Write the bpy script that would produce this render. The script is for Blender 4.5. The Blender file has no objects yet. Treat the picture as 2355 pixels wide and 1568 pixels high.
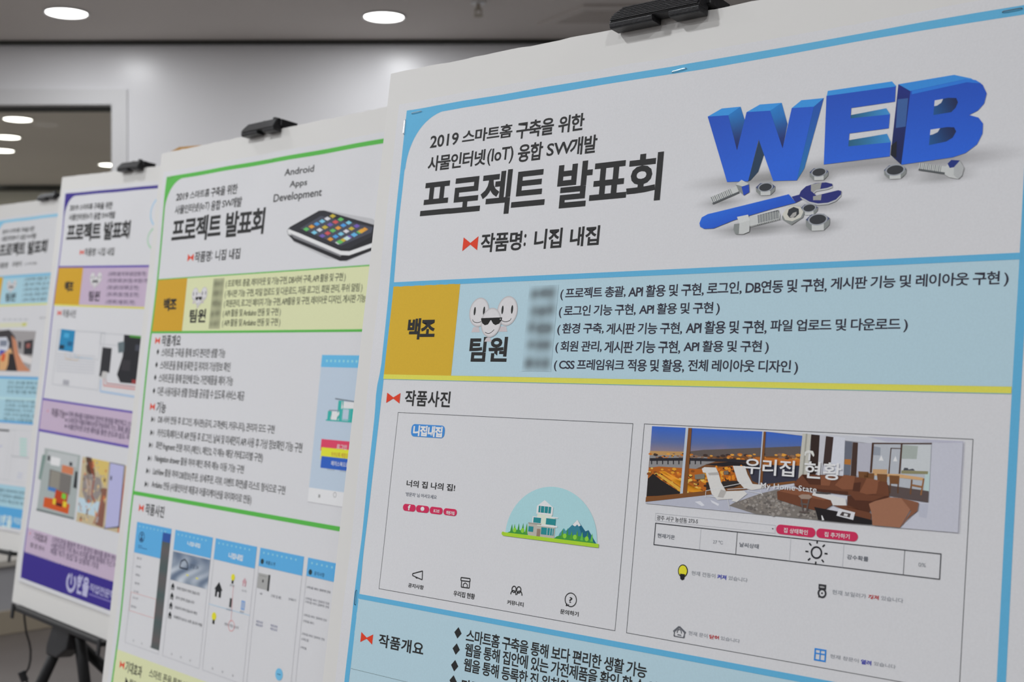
import bpy, bmesh, math, random
import numpy as np
from mathutils import Vector, Matrix
from mathutils.geometry import tessellate_polygon
random.seed(4)
sc = bpy.context.scene
COL = sc.collection
PI = math.pi
# ------------------------------------------------------------------ camera
CW, CH = 2355.0, 1568.0
FPX, PITCH, ROLL = 2987.6957, 0.00208628, -0.00238344
CAMZ = 1.25
_cp, _sp, _cr, _sr = math.cos(PITCH), math.sin(PITCH), math.cos(ROLL), math.sin(ROLL)
FWD = np.array([0, _cp, _sp]); _up = np.array([0, -_sp, _cp]); _r = np.array([1.0, 0, 0])
RGT = _cr*_r + _sr*_up
UPV = -_sr*_r + _cr*_up
RM = np.array([RGT, UPV, FWD])
CAMP = np.array([0, 0, CAMZ])
cam = bpy.data.cameras.new('camera'); camo = bpy.data.objects.new('camera', cam); COL.objects.link(camo)
cam.sensor_width = 36; cam.lens = FPX/CW*36; cam.clip_start = 0.02; cam.clip_end = 60
camo.matrix_world = Matrix(((RGT[0], UPV[0], -FWD[0], 0), (RGT[1], UPV[1], -FWD[1], 0), (RGT[2], UPV[2], -FWD[2], CAMZ), (0, 0, 0, 1)))
cam.dof.use_dof = True; cam.dof.focus_distance = 1.03; cam.dof.aperture_fstop = 11.3
sc.camera = camo
# ------------------------------------------------------------------ exposure, world
sc.view_settings.view_transform = 'Standard'; sc.view_settings.look = 'None'
sc.view_settings.gamma = 1; sc.view_settings.use_curve_mapping = False
sc.view_settings.exposure = 0.38
world = bpy.data.worlds.new('world'); sc.world = world; world.use_nodes = True
world.node_tree.nodes['Background'].inputs[0].default_value = (0.9, 0.95, 1, 1)
world.node_tree.nodes['Background'].inputs[1].default_value = 0.05
sc.cycles.max_bounces = 6; sc.cycles.diffuse_bounces = 4
try: sc.cycles.use_denoising = True
except Exception: pass
LAMP_W = 15.0        # watts of each ceiling downlight
LAMP_COL = (0.955, 0.975, 1.0)

def ray(p): return np.array([(p[0]-CW/2)/FPX, -(p[1]-CH/2)/FPX, 1.0]) @ RM
def at_y(p, y):
    d = ray(p); return CAMP + d*(y/d[1])
def at_z(p, z):
    d = ray(p); return CAMP + d*((z-CAMZ)/d[2])
def view(x0, y0, s): return lambda x, y: (x/s+x0, y/s+y0)
def lin(c):
    c = c/255.0
    return c/12.92 if c <= 0.04045 else ((c+0.055)/1.055)**2.4
PAPER = 0.80
def ink(r, g, b):      # reflectance of a print colour, the blank paper of the photograph being (201,201,203)
    k = PAPER/lin(202)
    return (min(lin(r)*k, .9), min(lin(g)*k, .9), min(lin(b)*k, .9))
def srgb(r, g, b, k=1.0): return (lin(r)*k, lin(g)*k, lin(b)*k, 1)

# ------------------------------------------------------------------ materials
def mat(name, color, rough=0.5, spec=0.5, metal=0.0, noise=0.0, nscale=40.0, bump=0.0, bscale=200.0, attr=None):
    m = bpy.data.materials.new(name); m.use_nodes = True
    nt = m.node_tree; b = nt.nodes['Principled BSDF']
    b.inputs['Base Color'].default_value = tuple(color)[:3] + (1,)
    b.inputs['Roughness'].default_value = rough; b.inputs['Metallic'].default_value = metal
    b.inputs['Specular IOR Level'].default_value = spec
    tc = nt.nodes.new('ShaderNodeTexCoord')
    if attr:
        a = nt.nodes.new('ShaderNodeAttribute'); a.attribute_name = attr
        nt.links.new(a.outputs['Color'], b.inputs['Base Color'])
    if noise:
        n = nt.nodes.new('ShaderNodeTexNoise'); n.inputs['Scale'].default_value = nscale; n.inputs['Detail'].default_value = 3
        nt.links.new(tc.outputs['Object'], n.inputs['Vector'])
        mx = nt.nodes.new('ShaderNodeMixRGB'); mx.blend_type = 'MULTIPLY'; mx.inputs[0].default_value = noise
        mx.inputs[1].default_value = tuple(color)[:3] + (1,)
        if attr: nt.links.new(a.outputs['Color'], mx.inputs[1])
        nt.links.new(n.outputs['Fac'], mx.inputs[2]); nt.links.new(mx.outputs[0], b.inputs['Base Color'])
    if bump:
        n2 = nt.nodes.new('ShaderNodeTexNoise'); n2.inputs['Scale'].default_value = bscale; n2.inputs['Detail'].default_value = 2
        nt.links.new(tc.outputs['Object'], n2.inputs['Vector'])
        bp = nt.nodes.new('ShaderNodeBump'); bp.inputs['Strength'].default_value = bump; bp.inputs['Distance'].default_value = 0.002
        nt.links.new(n2.outputs['Fac'], bp.inputs['Height']); nt.links.new(bp.outputs[0], b.inputs['Normal'])
    return m
M = {}
M['wall'] = mat('painted_wall', (0.86, 0.86, 0.88), 0.30, 0.5, bump=0.05, bscale=30)
M['ceiling'] = mat('ceiling_paint', (0.74, 0.69, 0.65), 0.8, 0.2, noise=0.15, nscale=0.8)
M['floor'] = mat('vinyl_floor', (0.16, 0.14, 0.13), 0.4, 0.4, noise=0.35, nscale=3)
M['shadow_gap'] = mat('shadow_gap_and_trim', (0.045, 0.045, 0.04), 0.6)  # near-black: shade of the ceiling gap as a colour, shared with dark trims
M['frame_white'] = mat('white_frame', (0.78, 0.78, 0.79), 0.4)
M['wall_low'] = mat('grey_panel', (0.42, 0.42, 0.44), 0.6)
M['sill'] = mat('sill_stone', (0.52, 0.49, 0.44), 0.45)
M['skirting'] = mat('beige_skirting', (0.36, 0.31, 0.235), 0.6)
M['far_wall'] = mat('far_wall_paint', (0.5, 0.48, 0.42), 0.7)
M['foam'] = mat('foam_board_white', (0.755, 0.745, 0.72), 0.5, 0.2, bump=0.04, bscale=90)
M['print'] = mat('printed_paper', (0.8, 0.8, 0.8), 0.50, 0.14, attr='Col', noise=0.10, nscale=700)
M['black'] = mat('black_plastic', (0.016, 0.016, 0.018), 0.38, 0.5, bump=0.15, bscale=600)
M['black_metal'] = mat('black_painted_metal', (0.012, 0.012, 0.013), 0.45, 0.4)
M['rubber'] = mat('rubber', (0.02, 0.02, 0.02), 0.8)
M['steel'] = mat('staple_steel', (0.75, 0.75, 0.76), 0.25, 0.5, 1.0)
M['dark_steel'] = mat('staple_dark', (0.10, 0.12, 0.15), 0.4, 0.5, 0.6)
M['ring'] = mat('lamp_ring', (0.8, 0.8, 0.8), 0.4)
M['card'] = mat('orange_card', (0.55, 0.30, 0.09), 0.7)
em = bpy.data.materials.new('lamp_diffuser'); em.use_nodes = True
eb = em.node_tree.nodes['Principled BSDF']
eb.inputs['Emission Color'].default_value = (1, 0.985, 0.96, 1); eb.inputs['Emission Strength'].default_value = 6
M['glow'] = em
gm = bpy.data.materials.new('window_glass'); gm.use_nodes = True
nt = gm.node_tree; nt.nodes.clear()
o_ = nt.nodes.new('ShaderNodeOutputMaterial'); mxs = nt.nodes.new('ShaderNodeMixShader'); tr = nt.nodes.new('ShaderNodeBsdfTransparent')
tr.inputs[0].default_value = (0.93, 0.93, 0.89, 1)
gl = nt.nodes.new('ShaderNodeBsdfGlossy'); gl.inputs['Roughness'].default_value = 0.03
fr = nt.nodes.new('ShaderNodeFresnel'); fr.inputs[0].default_value = 1.02
nt.links.new(fr.outputs[0], mxs.inputs[0]); nt.links.new(tr.outputs[0], mxs.inputs[1]); nt.links.new(gl.outputs[0], mxs.inputs[2]); nt.links.new(mxs.outputs[0], o_.inputs[0])
M['glass'] = gm

# ------------------------------------------------------------------ mesh helpers
def link_mesh(name, bm, m, parent=None, loc=None, smooth=False, props=None):
    me = bpy.data.meshes.new(name)
    if loc is not None:
        bmesh.ops.translate(bm, verts=bm.verts, vec=-Vector(loc))
    bmesh.ops.recalc_face_normals(bm, faces=bm.faces)
    if smooth:
        for f in bm.faces: f.smooth = True
    bm.to_mesh(me); bm.free(); me.materials.append(m)
    o = bpy.data.objects.new(name, me); COL.objects.link(o)
    if parent is not None: o.parent = parent
    elif loc is not None: o.location = loc
    if props:
        for k, v in props.items(): o[k] = v
    return o
def box(bm, a, b):
    x0, y0, z0 = a; x1, y1, z1 = b
    return prism(bm, [(x0, y0, z0), (x1, y0, z0), (x1, y1, z0), (x0, y1, z0)], (0, 0, z1-z0))
def prism(bm, base, ext):
    e = Vector(ext)
    v0 = [bm.verts.new(Vector(p)) for p in base]; v1 = [bm.verts.new(Vector(p)+e) for p in base]
    n = len(base)
    bm.faces.new(v0); bm.faces.new(v1[::-1])
    for i in range(n): bm.faces.new((v0[i], v1[i], v1[(i+1) % n], v0[(i+1) % n]))
    return v0+v1
def bevel(bm, w, seg=2):
    bmesh.ops.bevel(bm, geom=list(bm.edges), offset=w, segments=seg, affect='EDGES', profile=0.6)
def tube(bm, pts, r, n=12, r2=None):
    pts = [Vector(p) for p in pts]; rings = []
    for i, p in enumerate(pts):
        d = (pts[min(i+1, len(pts)-1)]-pts[max(i-1, 0)]).normalized()
        a = d.orthogonal().normalized() if i == 0 else (rings_a - d*rings_a.dot(d)).normalized()
        rings_a = a; b = d.cross(a)
        rr = r if r2 is None else r+(r2-r)*i/(len(pts)-1)
        rings.append([bm.verts.new(p+(a*math.cos(2*PI*k/n)+b*math.sin(2*PI*k/n))*rr) for k in range(n)])
    for i in range(len(rings)-1):
        for k in range(n): bm.faces.new((rings[i][k], rings[i][(k+1) % n], rings[i+1][(k+1) % n], rings[i+1][k]))
    bm.faces.new(rings[0][::-1]); bm.faces.new(rings[-1])
def empty(name, loc, label, cat, group=None):
    o = bpy.data.objects.new(name, None); COL.objects.link(o); o.location = loc; o.empty_display_size = 0.1
    o['label'] = label; o['category'] = cat
    if group: o['group'] = group
    return o
def struct(name, bm, m, parent=None):
    o = link_mesh(name, bm, m, parent)
    if parent is None: o['kind'] = 'structure'
    return o

# ------------------------------------------------------------------ room shell
CEIL = CAMZ + 1.47
WY = 6.30; WT = 0.14; X0, X1, Y0, Y2 = -6.2, 4.2, -5.5, 12.0
bm = bmesh.new(); box(bm, (X0, Y0, -0.1), (X1, Y2, 0)); struct('floor', bm, M['floor'])
bm = bmesh.new(); box(bm, (X0, Y0, CEIL), (X1, Y2, CEIL+0.1)); struct('ceiling', bm, M['ceiling'])
bm = bmesh.new(); box(bm, (X0-0.1, Y0, 0), (X0, Y2, CEIL)); struct('wall_left', bm, M['wall'])
bm = bmesh.new(); box(bm, (X1, Y0, 0), (X1+0.1, Y2, CEIL)); struct('wall_right', bm, M['wall'])
bm = bmesh.new(); box(bm, (X0, Y0-0.1, 0), (X1, Y0, CEIL)); struct('wall_front', bm, M['wall'])
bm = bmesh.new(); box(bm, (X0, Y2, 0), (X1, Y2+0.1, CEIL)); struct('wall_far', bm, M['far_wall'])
# back wall with the window opening
def wx(px): return at_y((px, 400), WY)[0]
def wz(py, px=200): return at_y((px, py), WY)[2]
ox0, ox1 = -5.2, wx(258); oz1, oz0 = wz(241), wz(640)
bm = bmesh.new()
box(bm, (X0, WY, 0), (ox0, WY+WT, CEIL)); box(bm, (ox1, WY, 0), (X1, WY+WT, CEIL))
box(bm, (ox0, WY, 0), (ox1, WY+WT, oz0)); box(bm, (ox0, WY, oz1), (ox1, WY+WT, CEIL))
bmesh.ops.remove_doubles(bm, verts=bm.verts, dist=1e-5)
struct('wall_back', bm, M['wall'])
bm = bmesh.new(); box(bm, (X0, WY-0.03, CEIL-0.018), (X1, WY, CEIL)); struct('shadow_gap_strip', bm, M['shadow_gap'])  # dark strip standing in for the shadow gap between wall and ceiling
bm = bmesh.new(); box(bm, (X0, Y2-0.05, CEIL-0.05), (X1, Y2, CEIL)); struct('trim_2', bm, M['shadow_gap'])
win = bpy.data.objects.new('window_1', None); COL.objects.link(win); win['kind'] = 'structure'
fw = 0.075
bm = bmesh.new()
box(bm, (ox1, WY-0.010, oz0-fw), (ox1+fw, WY, oz1+fw)); box(bm, (ox0-fw, WY-0.010, oz0-fw), (ox0, WY, oz1+fw))
box(bm, (ox0, WY-0.010, oz1), (ox1, WY, oz1+fw)); box(bm, (ox0, WY-0.010, oz0-fw), (ox1, WY, oz0))
link_mesh('window_casing', bm, M['frame_white'], win)
bm = bmesh.new()
for a, b in (((ox1-0.02, 0, oz0), (ox1, 0, oz1)), ((ox0, 0, oz0), (ox0+0.02, 0, oz1)), ((ox0, 0, oz1-0.02), (ox1, 0, oz1)), ((ox0, 0, oz0), (ox1, 0, oz0+0.02))):
    box(bm, (a[0], WY+0.05, a[2]), (b[0], WY+0.09, b[2]))
link_mesh('window_frame', bm, M['shadow_gap'], win)
bm = bmesh.new(); box(bm, (ox0+0.02, WY+0.066, oz0+0.02), (ox1-0.02, WY+0.072, oz1-0.02)); link_mesh('pane', bm, M['glass'], win)
# low boxed ledge standing at an angle before the back wall, with sill and beige skirting
A0 = at_z((0, 1461), 0); A1 = at_z((104, 1444), 0)
dr = Vector((A1[0]-A0[0], A1[1]-A0[1], 0)).normalized()
pa = Vector(A0) - dr*0.5; L = (WY-0.01-pa.y)/dr.y; pb = pa+dr*L
nb = Vector((-dr.y, dr.x, 0)); zt = at_y((0, 1292), A0[1])[2]
bm = bmesh.new(); prism(bm, [pa, pb, pb+Vector((-0.3, 0, 0)), pa+nb*0.72], (0, 0, zt-0.02)); struct('wall_low_ledge', bm, M['wall_low']).name = 'wall_ledge'
bm = bmesh.new(); prism(bm, [q+Vector((0, 0, zt-0.02)) for q in (pa-nb*0.02, pb-nb*0.02, pb+Vector((-0.3, 0, 0)), pa+nb*0.74)], (0, 0, 0.025)); struct('trim_3', bm, M['sill'])
sk = at_y((0, 1405), A0[1])[2]
bm = bmesh.new(); prism(bm, [pa-nb*0.012, pb-nb*0.012, pb-nb*0.0005, pa-nb*0.0005], (0, 0, sk)); bevel(bm, 0.003, 1); struct('baseboard_left', bm, M['skirting'])
bm = bmesh.new(); box(bm, (X0, WY-0.012, 0), (X1, WY, 0.1)); struct('baseboard_back', bm, M['skirting'])

# ------------------------------------------------------------------ ceiling downlights
def make_lamp():
    root = empty('ceiling_downlight', (0, 0, CEIL), 'x', 'ceiling light')
    n = 40; bm = bmesh.new(); prof = [(0.100, -0.0005), (0.099, -0.006), (0.092, -0.008), (0.086, -0.004), (0.086, -0.0005)]
    R_ = [[bm.verts.new((r*math.cos(2*PI*k/n), r*math.sin(2*PI*k/n), z)) for k in range(n)] for r, z in prof]
    for i in range(len(prof)):
        for k in range(n): bm.faces.new((R_[i][k], R_[i][(k+1) % n], R_[(i+1) % len(prof)][(k+1) % n], R_[(i+1) % len(prof)][k]))
    link_mesh('ring', bm, M['ring'], root, smooth=True)
    bm = bmesh.new(); c = [bm.verts.new((0.0855*math.cos(2*PI*k/n), 0.0855*math.sin(2*PI*k/n), -0.0045)) for k in range(n)]
    c2 = [bm.verts.new((0.0855*math.cos(2*PI*k/n), 0.0855*math.sin(2*PI*k/n), -0.001)) for k in range(n)]
    bm.faces.new(c); bm.faces.new(c2[::-1])
    for k in range(n): bm.faces.new((c[k], c[(k+1) % n], c2[(k+1) % n], c2[k]))
    link_mesh('diffuser', bm, M['glow'], root)
    l = bpy.data.lights.new('bulb', 'AREA'); l.shape = 'DISK'; l.size = 0.165; l.energy = LAMP_W; l.color = LAMP_COL; l.spread = PI
    lo = bpy.data.objects.new('bulb', l); COL.objects.link(lo); lo.parent = root; lo.location = (0, 0, -0.0095)
    return root
lamp0 = make_lamp(); lamp_used = []
lamp_data = {}
def lamp(x, y, label, group, power=1):
    if not lamp_used: r = lamp0
    else:
        r = lamp0.copy(); COL.objects.link(r)
        for ch in lamp0.children:
            c = ch.copy(); COL.objects.link(c); c.parent = r
    lamp_used.append(r)
    if True:
        for c in r.children:
            if c.type == 'LIGHT':
                if power not in lamp_data: lamp_data[power] = c.data.copy(); lamp_data[power].energy = LAMP_W*power
                c.data = lamp_data[power]
    r.location = (x, y, CEIL-0.0005); r['label'] = label; r['group'] = group
a = at_z((153, 28), CEIL); lamp(a[0], a[1], 'round white glowing downlight at the upper left of the ceiling', 'glowing ceiling downlights of the room', 0.18)
a = at_z((883, 37), CEIL); lamp(a[0], a[1], 'round white glowing downlight in the ceiling above the green-framed poster', 'glowing ceiling downlights of the room', 0.18)
for p, s in (((41, 273), 'uppermost glowing downlight seen through the window'), ((16, 314), 'glowing downlight seen through the window, second from its top'),
             ((4, 345), 'glowing downlight seen through the window at the picture edge, third from its top'), ((253, 378), 'warm glowing downlight low in the corner of the window')):
    a = at_z(p, CEIL); lamp(a[0], a[1], s, 'downlights beyond the window', 0.60)
OFFL = 'unseen ceiling downlight outside the picture'
for y in (4.1, 2.4, 0.7, -1.0):
    for x in (-4.78, -3.1, -1.4, 0.3, 2.0):
        if (y > 3 and x > 1.5) or (x > 0 and y > 0 and y < 3): continue
        lamp(x, y, OFFL, 'downlights outside the picture', (0.36 if x == -1.4 else 0.75) if y > 2 else (0.8 if y < 0 else 1.08))
for x, y in ((0.2, 8.6), (-1.5, 8.6), (-5.3, 8.6), (-1.7, 10.4), (0.3, 10.6), (-5.3, 10.6), (-2.4, 7.2), (-4.4, 7.0)): lamp(x, y, OFFL, 'downlights outside the picture', 0.60)  # extra unseen lamps, added to brighten the room beyond the window
# sprinkler head and an air vent in the ceiling
a = at_z((1100, 5), CEIL)
sp = empty('sprinkler_head', (a[0], a[1], CEIL), 'small dark fire sprinkler hanging from the ceiling right of the downlight', 'sprinkler')
bm = bmesh.new(); tube(bm, [(0, 0, -0.0005), (0, 0, -0.006)], 0.032, 20); link_mesh('collar', bm, M['ring'], sp)
bm = bmesh.new(); tube(bm, [(0, 0, -0.006), (0, 0, -0.03)], 0.008, 12); tube(bm, [(0.012, 0, -0.03), (0.014, 0, -0.045), (0.004, 0, -0.058)], 0.003, 8)
tube(bm, [(-0.012, 0, -0.03), (-0.014, 0, -0.045), (-0.004, 0, -0.058)], 0.003, 8); tube(bm, [(0, 0, -0.028), (0, 0, -0.033)], 0.016, 12); link_mesh('body', bm, M['skirting'], sp)
bm = bmesh.new(); tube(bm, [(0, 0, -0.056), (0, 0, -0.060)], 0.020, 16); link_mesh('deflector', bm, M['skirting'], sp)
q = [at_z(p, CEIL) for p in ((1236, 54), (1342, 10), (1640, 8), (1600, 52))]
cx_ = sum(v[0] for v in q)/4; cy_ = sum(v[1] for v in q)/4
vt = empty('ceiling_vent', (cx_, cy_, CEIL), 'faint flat air vent panel in the ceiling left of the big black clip', 'vent')
loc = [Vector((v[0]-cx_, v[1]-cy_, 0)) for v in q]
bm = bmesh.new(); prism(bm, [v*1.0+Vector((0, 0, -0.012)) for v in loc], (0, 0, 0.0115)); link_mesh('frame', bm, M['ceiling'], vt)
for i in range(6):
    t0 = 0.14+i*0.13; bm = bmesh.new()
    qq = [loc[0].lerp(loc[1], t0)*0.86, loc[0].lerp(loc[1], t0+0.05)*0.86, loc[3].lerp(loc[2], t0+0.05)*0.86, loc[3].lerp(loc[2], t0)*0.86]
    prism(bm, [v+Vector((0, 0, -0.018)) for v in qq], (0, 0, 0.006)); link_mesh('slat', bm, M['ceiling'], vt)

# ------------------------------------------------------------------ poster sheets
class Sheet:
    def __init__(s, O, yaw, lean, rot, warp=None):
        s.O = np.array(O)+CAMP
        U = np.array([math.sin(yaw), -math.cos(yaw), 0.0]); bk = np.array([math.cos(yaw), math.sin(yaw), 0.0])
        V = -(math.cos(lean)*np.array([0, 0, 1.0])+math.sin(lean)*bk)
        s.U = math.cos(rot)*U+math.sin(rot)*V; s.V = math.cos(rot)*V-math.sin(rot)*U
        s.N = -np.cross(s.U, s.V); s.back = bk; s.Uh = U
        s.warp = warp or (lambda u, v: 0.0)
    def uv(s, p, n=0.0):
        d = ray(p); O = s.O+s.N*n; t = ((O-CAMP)@s.N)/(d@s.N); X = CAMP+d*t-O
        return (X@s.U, X@s.V)
    def P(s, u, v, n=0.0): return s.O+s.U*u+s.V*v+s.N*n
    def W(s, u, v, lay=0.0): return s.P(u, v, s.warp(u, v)+lay*1.0e-4)

_text_cache = {}; SEEN = set(); REUSE = [False]
def text_mesh(body, bold, space, mono=False):
    if REUSE[0]:   # unreadable small print of the far posters is set from syllables already drawn
        pool = sorted(SEEN); body = ''.join(ch if ord(ch) < 0x3000 or ch in SEEN else pool[ord(ch) % len(pool)] for ch in body)
    else: SEEN.update(ch for ch in body if ord(ch) >= 0xAC00)
    key = (body, bold, space)
    if key in _text_cache: return _text_cache[key]
    c = bpy.data.curves.new('t', 'FONT'); c.body = body; c.offset = bold; c.resolution_u = 3; c.space_character = space; c.fill_mode = 'BOTH'
    o = bpy.data.objects.new('t', c); COL.objects.link(o); bpy.context.view_layer.update()
    me = o.evaluated_get(bpy.context.evaluated_depsgraph_get()).to_mesh()
    vs = np.array([tuple(v.co)[:2] for v in me.vertices]); fs = [tuple(p.vertices) for p in me.polygons]
    bpy.data.objects.remove(o); bpy.data.curves.remove(c)
    mn = vs.min(0); mx = vs.max(0); vs = (vs-mn)/(mx-mn)
    vs[:, 1] = 1-vs[:, 1]
    _text_cache[key] = (vs, fs); return vs, fs

class Print:
    """collects coloured shapes lying on a sheet; one mesh"""
    def __init__(s, name, sheet, lay=1.0, L=0.014, kind=None):
        s.name = name; s.S = sheet; s.lay = lay; s.L = L; s.v = []; s.f = []; s.c = []; s.l = []; s.kind = kind; s.ft = []
    def add(s, vs, fs, col, lay=None, flat=False):
        o = len(s.v)
        lay = s.lay if lay is None else s.lay+lay
        for u, v in vs:
            s.v.append((u, v)); s.c.append(col(u, v) if callable(col) else col); s.l.append(lay)
        s.f += [tuple(o+i for i in f) for f in fs]; s.ft += [flat]*len(fs)
    def polyuv(s, pts, col, lay=0, L=None):
        L = L or s.L
        tris = tessellate_polygon([[Vector((p[0], p[1], 0)) for p in pts]])
        bm = bmesh.new(); vv = [bm.verts.new((p[0], p[1], 0)) for p in pts]
        for t in tris:
            try: bm.faces.new([vv[i] for i in t])
            except Exception: pass
        for _ in range(9):
            es = [e for e in bm.edges if e.calc_length() > L]
            if not es: break
            bmesh.ops.subdivide_edges(bm, edges=es, cuts=1)
            bmesh.ops.triangulate(bm, faces=[f for f in bm.faces if len(f.verts) > 3])
        bm.verts.index_update()
        s.add([(v.co.x, v.co.y) for v in bm.verts], [tuple(v.index for v in f.verts) for f in bm.faces], col, lay); bm.free()
    def poly(s, pts, col, lay=0, L=None): s.polyuv([s.S.uv(p) for p in pts], col, lay, L)
    def rectuv(s, u0, v0, u1, v1, col, lay=0, L=None):
        L = L or s.L
        nu = max(1, math.ceil(abs(u1-u0)/L)); nv = max(1, math.ceil(abs(v1-v0)/L))
        vs = [(u0+(u1-u0)*i/nu, v0+(v1-v0)*j/nv) for j in range(nv+1) for i in range(nu+1)]
        s.add(vs, [(j*(nu+1)+i, j*(nu+1)+i+1, (j+1)*(nu+1)+i+1, (j+1)*(nu+1)+i) for j in range(nv) for i in range(nu)], col, lay)
    def rect(s, a, b, col, lay=0, L=None):
        a = s.S.uv(a); b = s.S.uv(b); s.rectuv(a[0], a[1], b[0], b[1], col, lay, L)
    def rrect(s, a, b, col, r=0.5, lay=0):
        a = s.S.uv(a); b = s.S.uv(b); w = b[0]-a[0]; h = b[1]-a[1]; q = min(w, h)*min(r, .5); pts = []
        for cx, cy, t in ((b[0]-q, a[1]+q, -90), (b[0]-q, b[1]-q, 0), (a[0]+q, b[1]-q, 90), (a[0]+q, a[1]+q, 180)):
            for k in range(6): t_ = math.radians(t+k*18); pts.append((cx+q*math.cos(t_), cy+q*math.sin(t_)))
        s.polyuv(pts, col, lay)
    def lineuv(s, a, b, w, col, lay=0):
        a = np.array(a); b = np.array(b); d = b-a; n = np.array([-d[1], d[0]])/np.hypot(*d)*w/2
        k = max(1, math.ceil(np.hypot(*d)/s.L)); vs = []
        for i in range(k+1): p = a+d*i/k; vs += [tuple(p-n), tuple(p+n)]
        s.add(vs, [(2*i, 2*i+1, 2*i+3, 2*i+2) for i in range(k)], col, lay)
    def line(s, a, b, w, col, lay=0): s.lineuv(s.S.uv(a), s.S.uv(b), w, col, lay)
    def path(s, pts, w, col, lay=0):
        for i in range(len(pts)-1): s.line(pts[i], pts[i+1], w, col, lay)
    def frame(s, u0, v0, u1, v1, w, col, lay=0):
        s.rectuv(u0, v0, u1, v0+w, col, lay); s.rectuv(u0, v1-w, u1, v1, col, lay)
        s.rectuv(u0, v0+w, u0+w, v1-w, col, lay); s.rectuv(u1-w, v0+w, u1, v1-w, col, lay)
    def ell(s, c, ru, rv, col, lay=0, rot=0, n=28, a0=0, a1=360):
        c = s.S.uv(c); cr, sr = math.cos(rot), math.sin(rot); pts = []
        full = (a1-a0) >= 360
        for k in range(n if full else n+1):
            t = math.radians(a0+(a1-a0)*k/n); x = ru*math.cos(t); y = rv*math.sin(t); pts.append((c[0]+x*cr-y*sr, c[1]+x*sr+y*cr))
        if callable(col):   # shaded: concentric
            R_ = 6; vs = []; fs = []
            for j in range(1, R_+1):
                for p in pts: vs.append((c[0]+(p[0]-c[0])*j/R_, c[1]+(p[1]-c[1])*j/R_))
            m = len(pts); vs.append(c)
            for j in range(R_-1):
                for k in range(m): fs.append((j*m+k, j*m+(k+1) % m, (j+1)*m+(k+1) % m, (j+1)*m+k))
            for k in range(m): fs.append((k, (k+1) % m, len(vs)-1))
            s.add(vs, fs, col, lay)
        else: s.polyuv(pts, col, lay)
    def ringl(s, c, r, w, col, lay=0, n=24, rv=None, a0=0, a1=360):
        c = s.S.uv(c); rv = rv or r; P = [(c[0]+r*math.cos(math.radians(a0+(a1-a0)*k/n)), c[1]+rv*math.sin(math.radians(a0+(a1-a0)*k/n))) for k in range(n+1)]
        for i in range(n): s.lineuv(P[i], P[i+1], w, col, lay)
    def text(s, body, Lp, Rp, T=None, B=None, col=None, bold=0.012, space=1.0, lay=0):
        u0 = s.S.uv(Lp)[0]; u1 = s.S.uv(Rp)[0]; v0 = s.S.uv(T or Rp)[1]; v1 = s.S.uv(B or Lp)[1]
        s.textuv(body, u0, v0, u1, v1, col, bold, space, lay)
    def textuv(s, body, u0, v0, u1, v1, col=None, bold=0.012, space=1.0, lay=0):
        vs, fs = text_mesh(body, bold, space)
        s.add([(u0+(u1-u0)*x, v0+(v1-v0)*y) for x, y in vs], fs, col or ink(42, 42, 42), lay, True)
    def speck(s, pts, n, cols, size, lay=0, asp=1.6):
        P = [s.S.uv(p) for p in pts]; xs = [p[0] for p in P]; ys = [p[1] for p in P]
        def inside(x, y):
            r = False; j = len(P)-1
            for i in range(len(P)):
                if (P[i][1] > y) != (P[j][1] > y) and x < (P[j][0]-P[i][0])*(y-P[i][1])/(P[j][1]-P[i][1])+P[i][0]: r = not r
                j = i
            return r
        k = 0
        for _ in range(n*6):
            if k >= n: break
            x = random.uniform(min(xs), max(xs)); y = random.uniform(min(ys), max(ys))
            if not inside(x, y): continue
            k += 1; r = size*random.uniform(.4, 1.2); c = random.choice(cols)
            vs = [(x+asp*r*math.cos(t), y+r*math.sin(t)) for t in (0.3, 1.4, 2.6, 3.6, 4.6, 5.6)]
            s.add(vs, [(0, 1, 2, 3, 4, 5)], c, lay+random.uniform(0, .25))
    def done(s, parent, loc, label=None):
        S = s.S; co = [S.W(u, v, l)-loc for (u, v), l in zip(s.v, s.l)]
        me = bpy.data.meshes.new(s.name); me.from_pydata([tuple(c) for c in co], [], s.f); me.update()
        # faces must look towards the viewer side
        fn = np.array([tuple(p.normal) for p in me.polygons]); bad = fn@S.N < 0
        if bad.any():
            fs = [f[::-1] if b else f for f, b in zip(s.f, bad)]
            me.clear_geometry(); me.from_pydata([tuple(c) for c in co], [], fs); me.update()
        ca = me.color_attributes.new('Col', 'FLOAT_COLOR', 'POINT')
        ca.data.foreach_set('color', np.array([tuple(c)+(1.0,) for c in s.c], dtype=np.float32).ravel())
        me.polygons.foreach_set('use_smooth', [not q for q in s.ft])
        me.materials.append(M['print'])
        o = bpy.data.objects.new(s.name, me); COL.objects.link(o); o.parent = parent
        if label: o['label'] = label
        if s.kind: o['kind'] = s.kind
        return o

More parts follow.
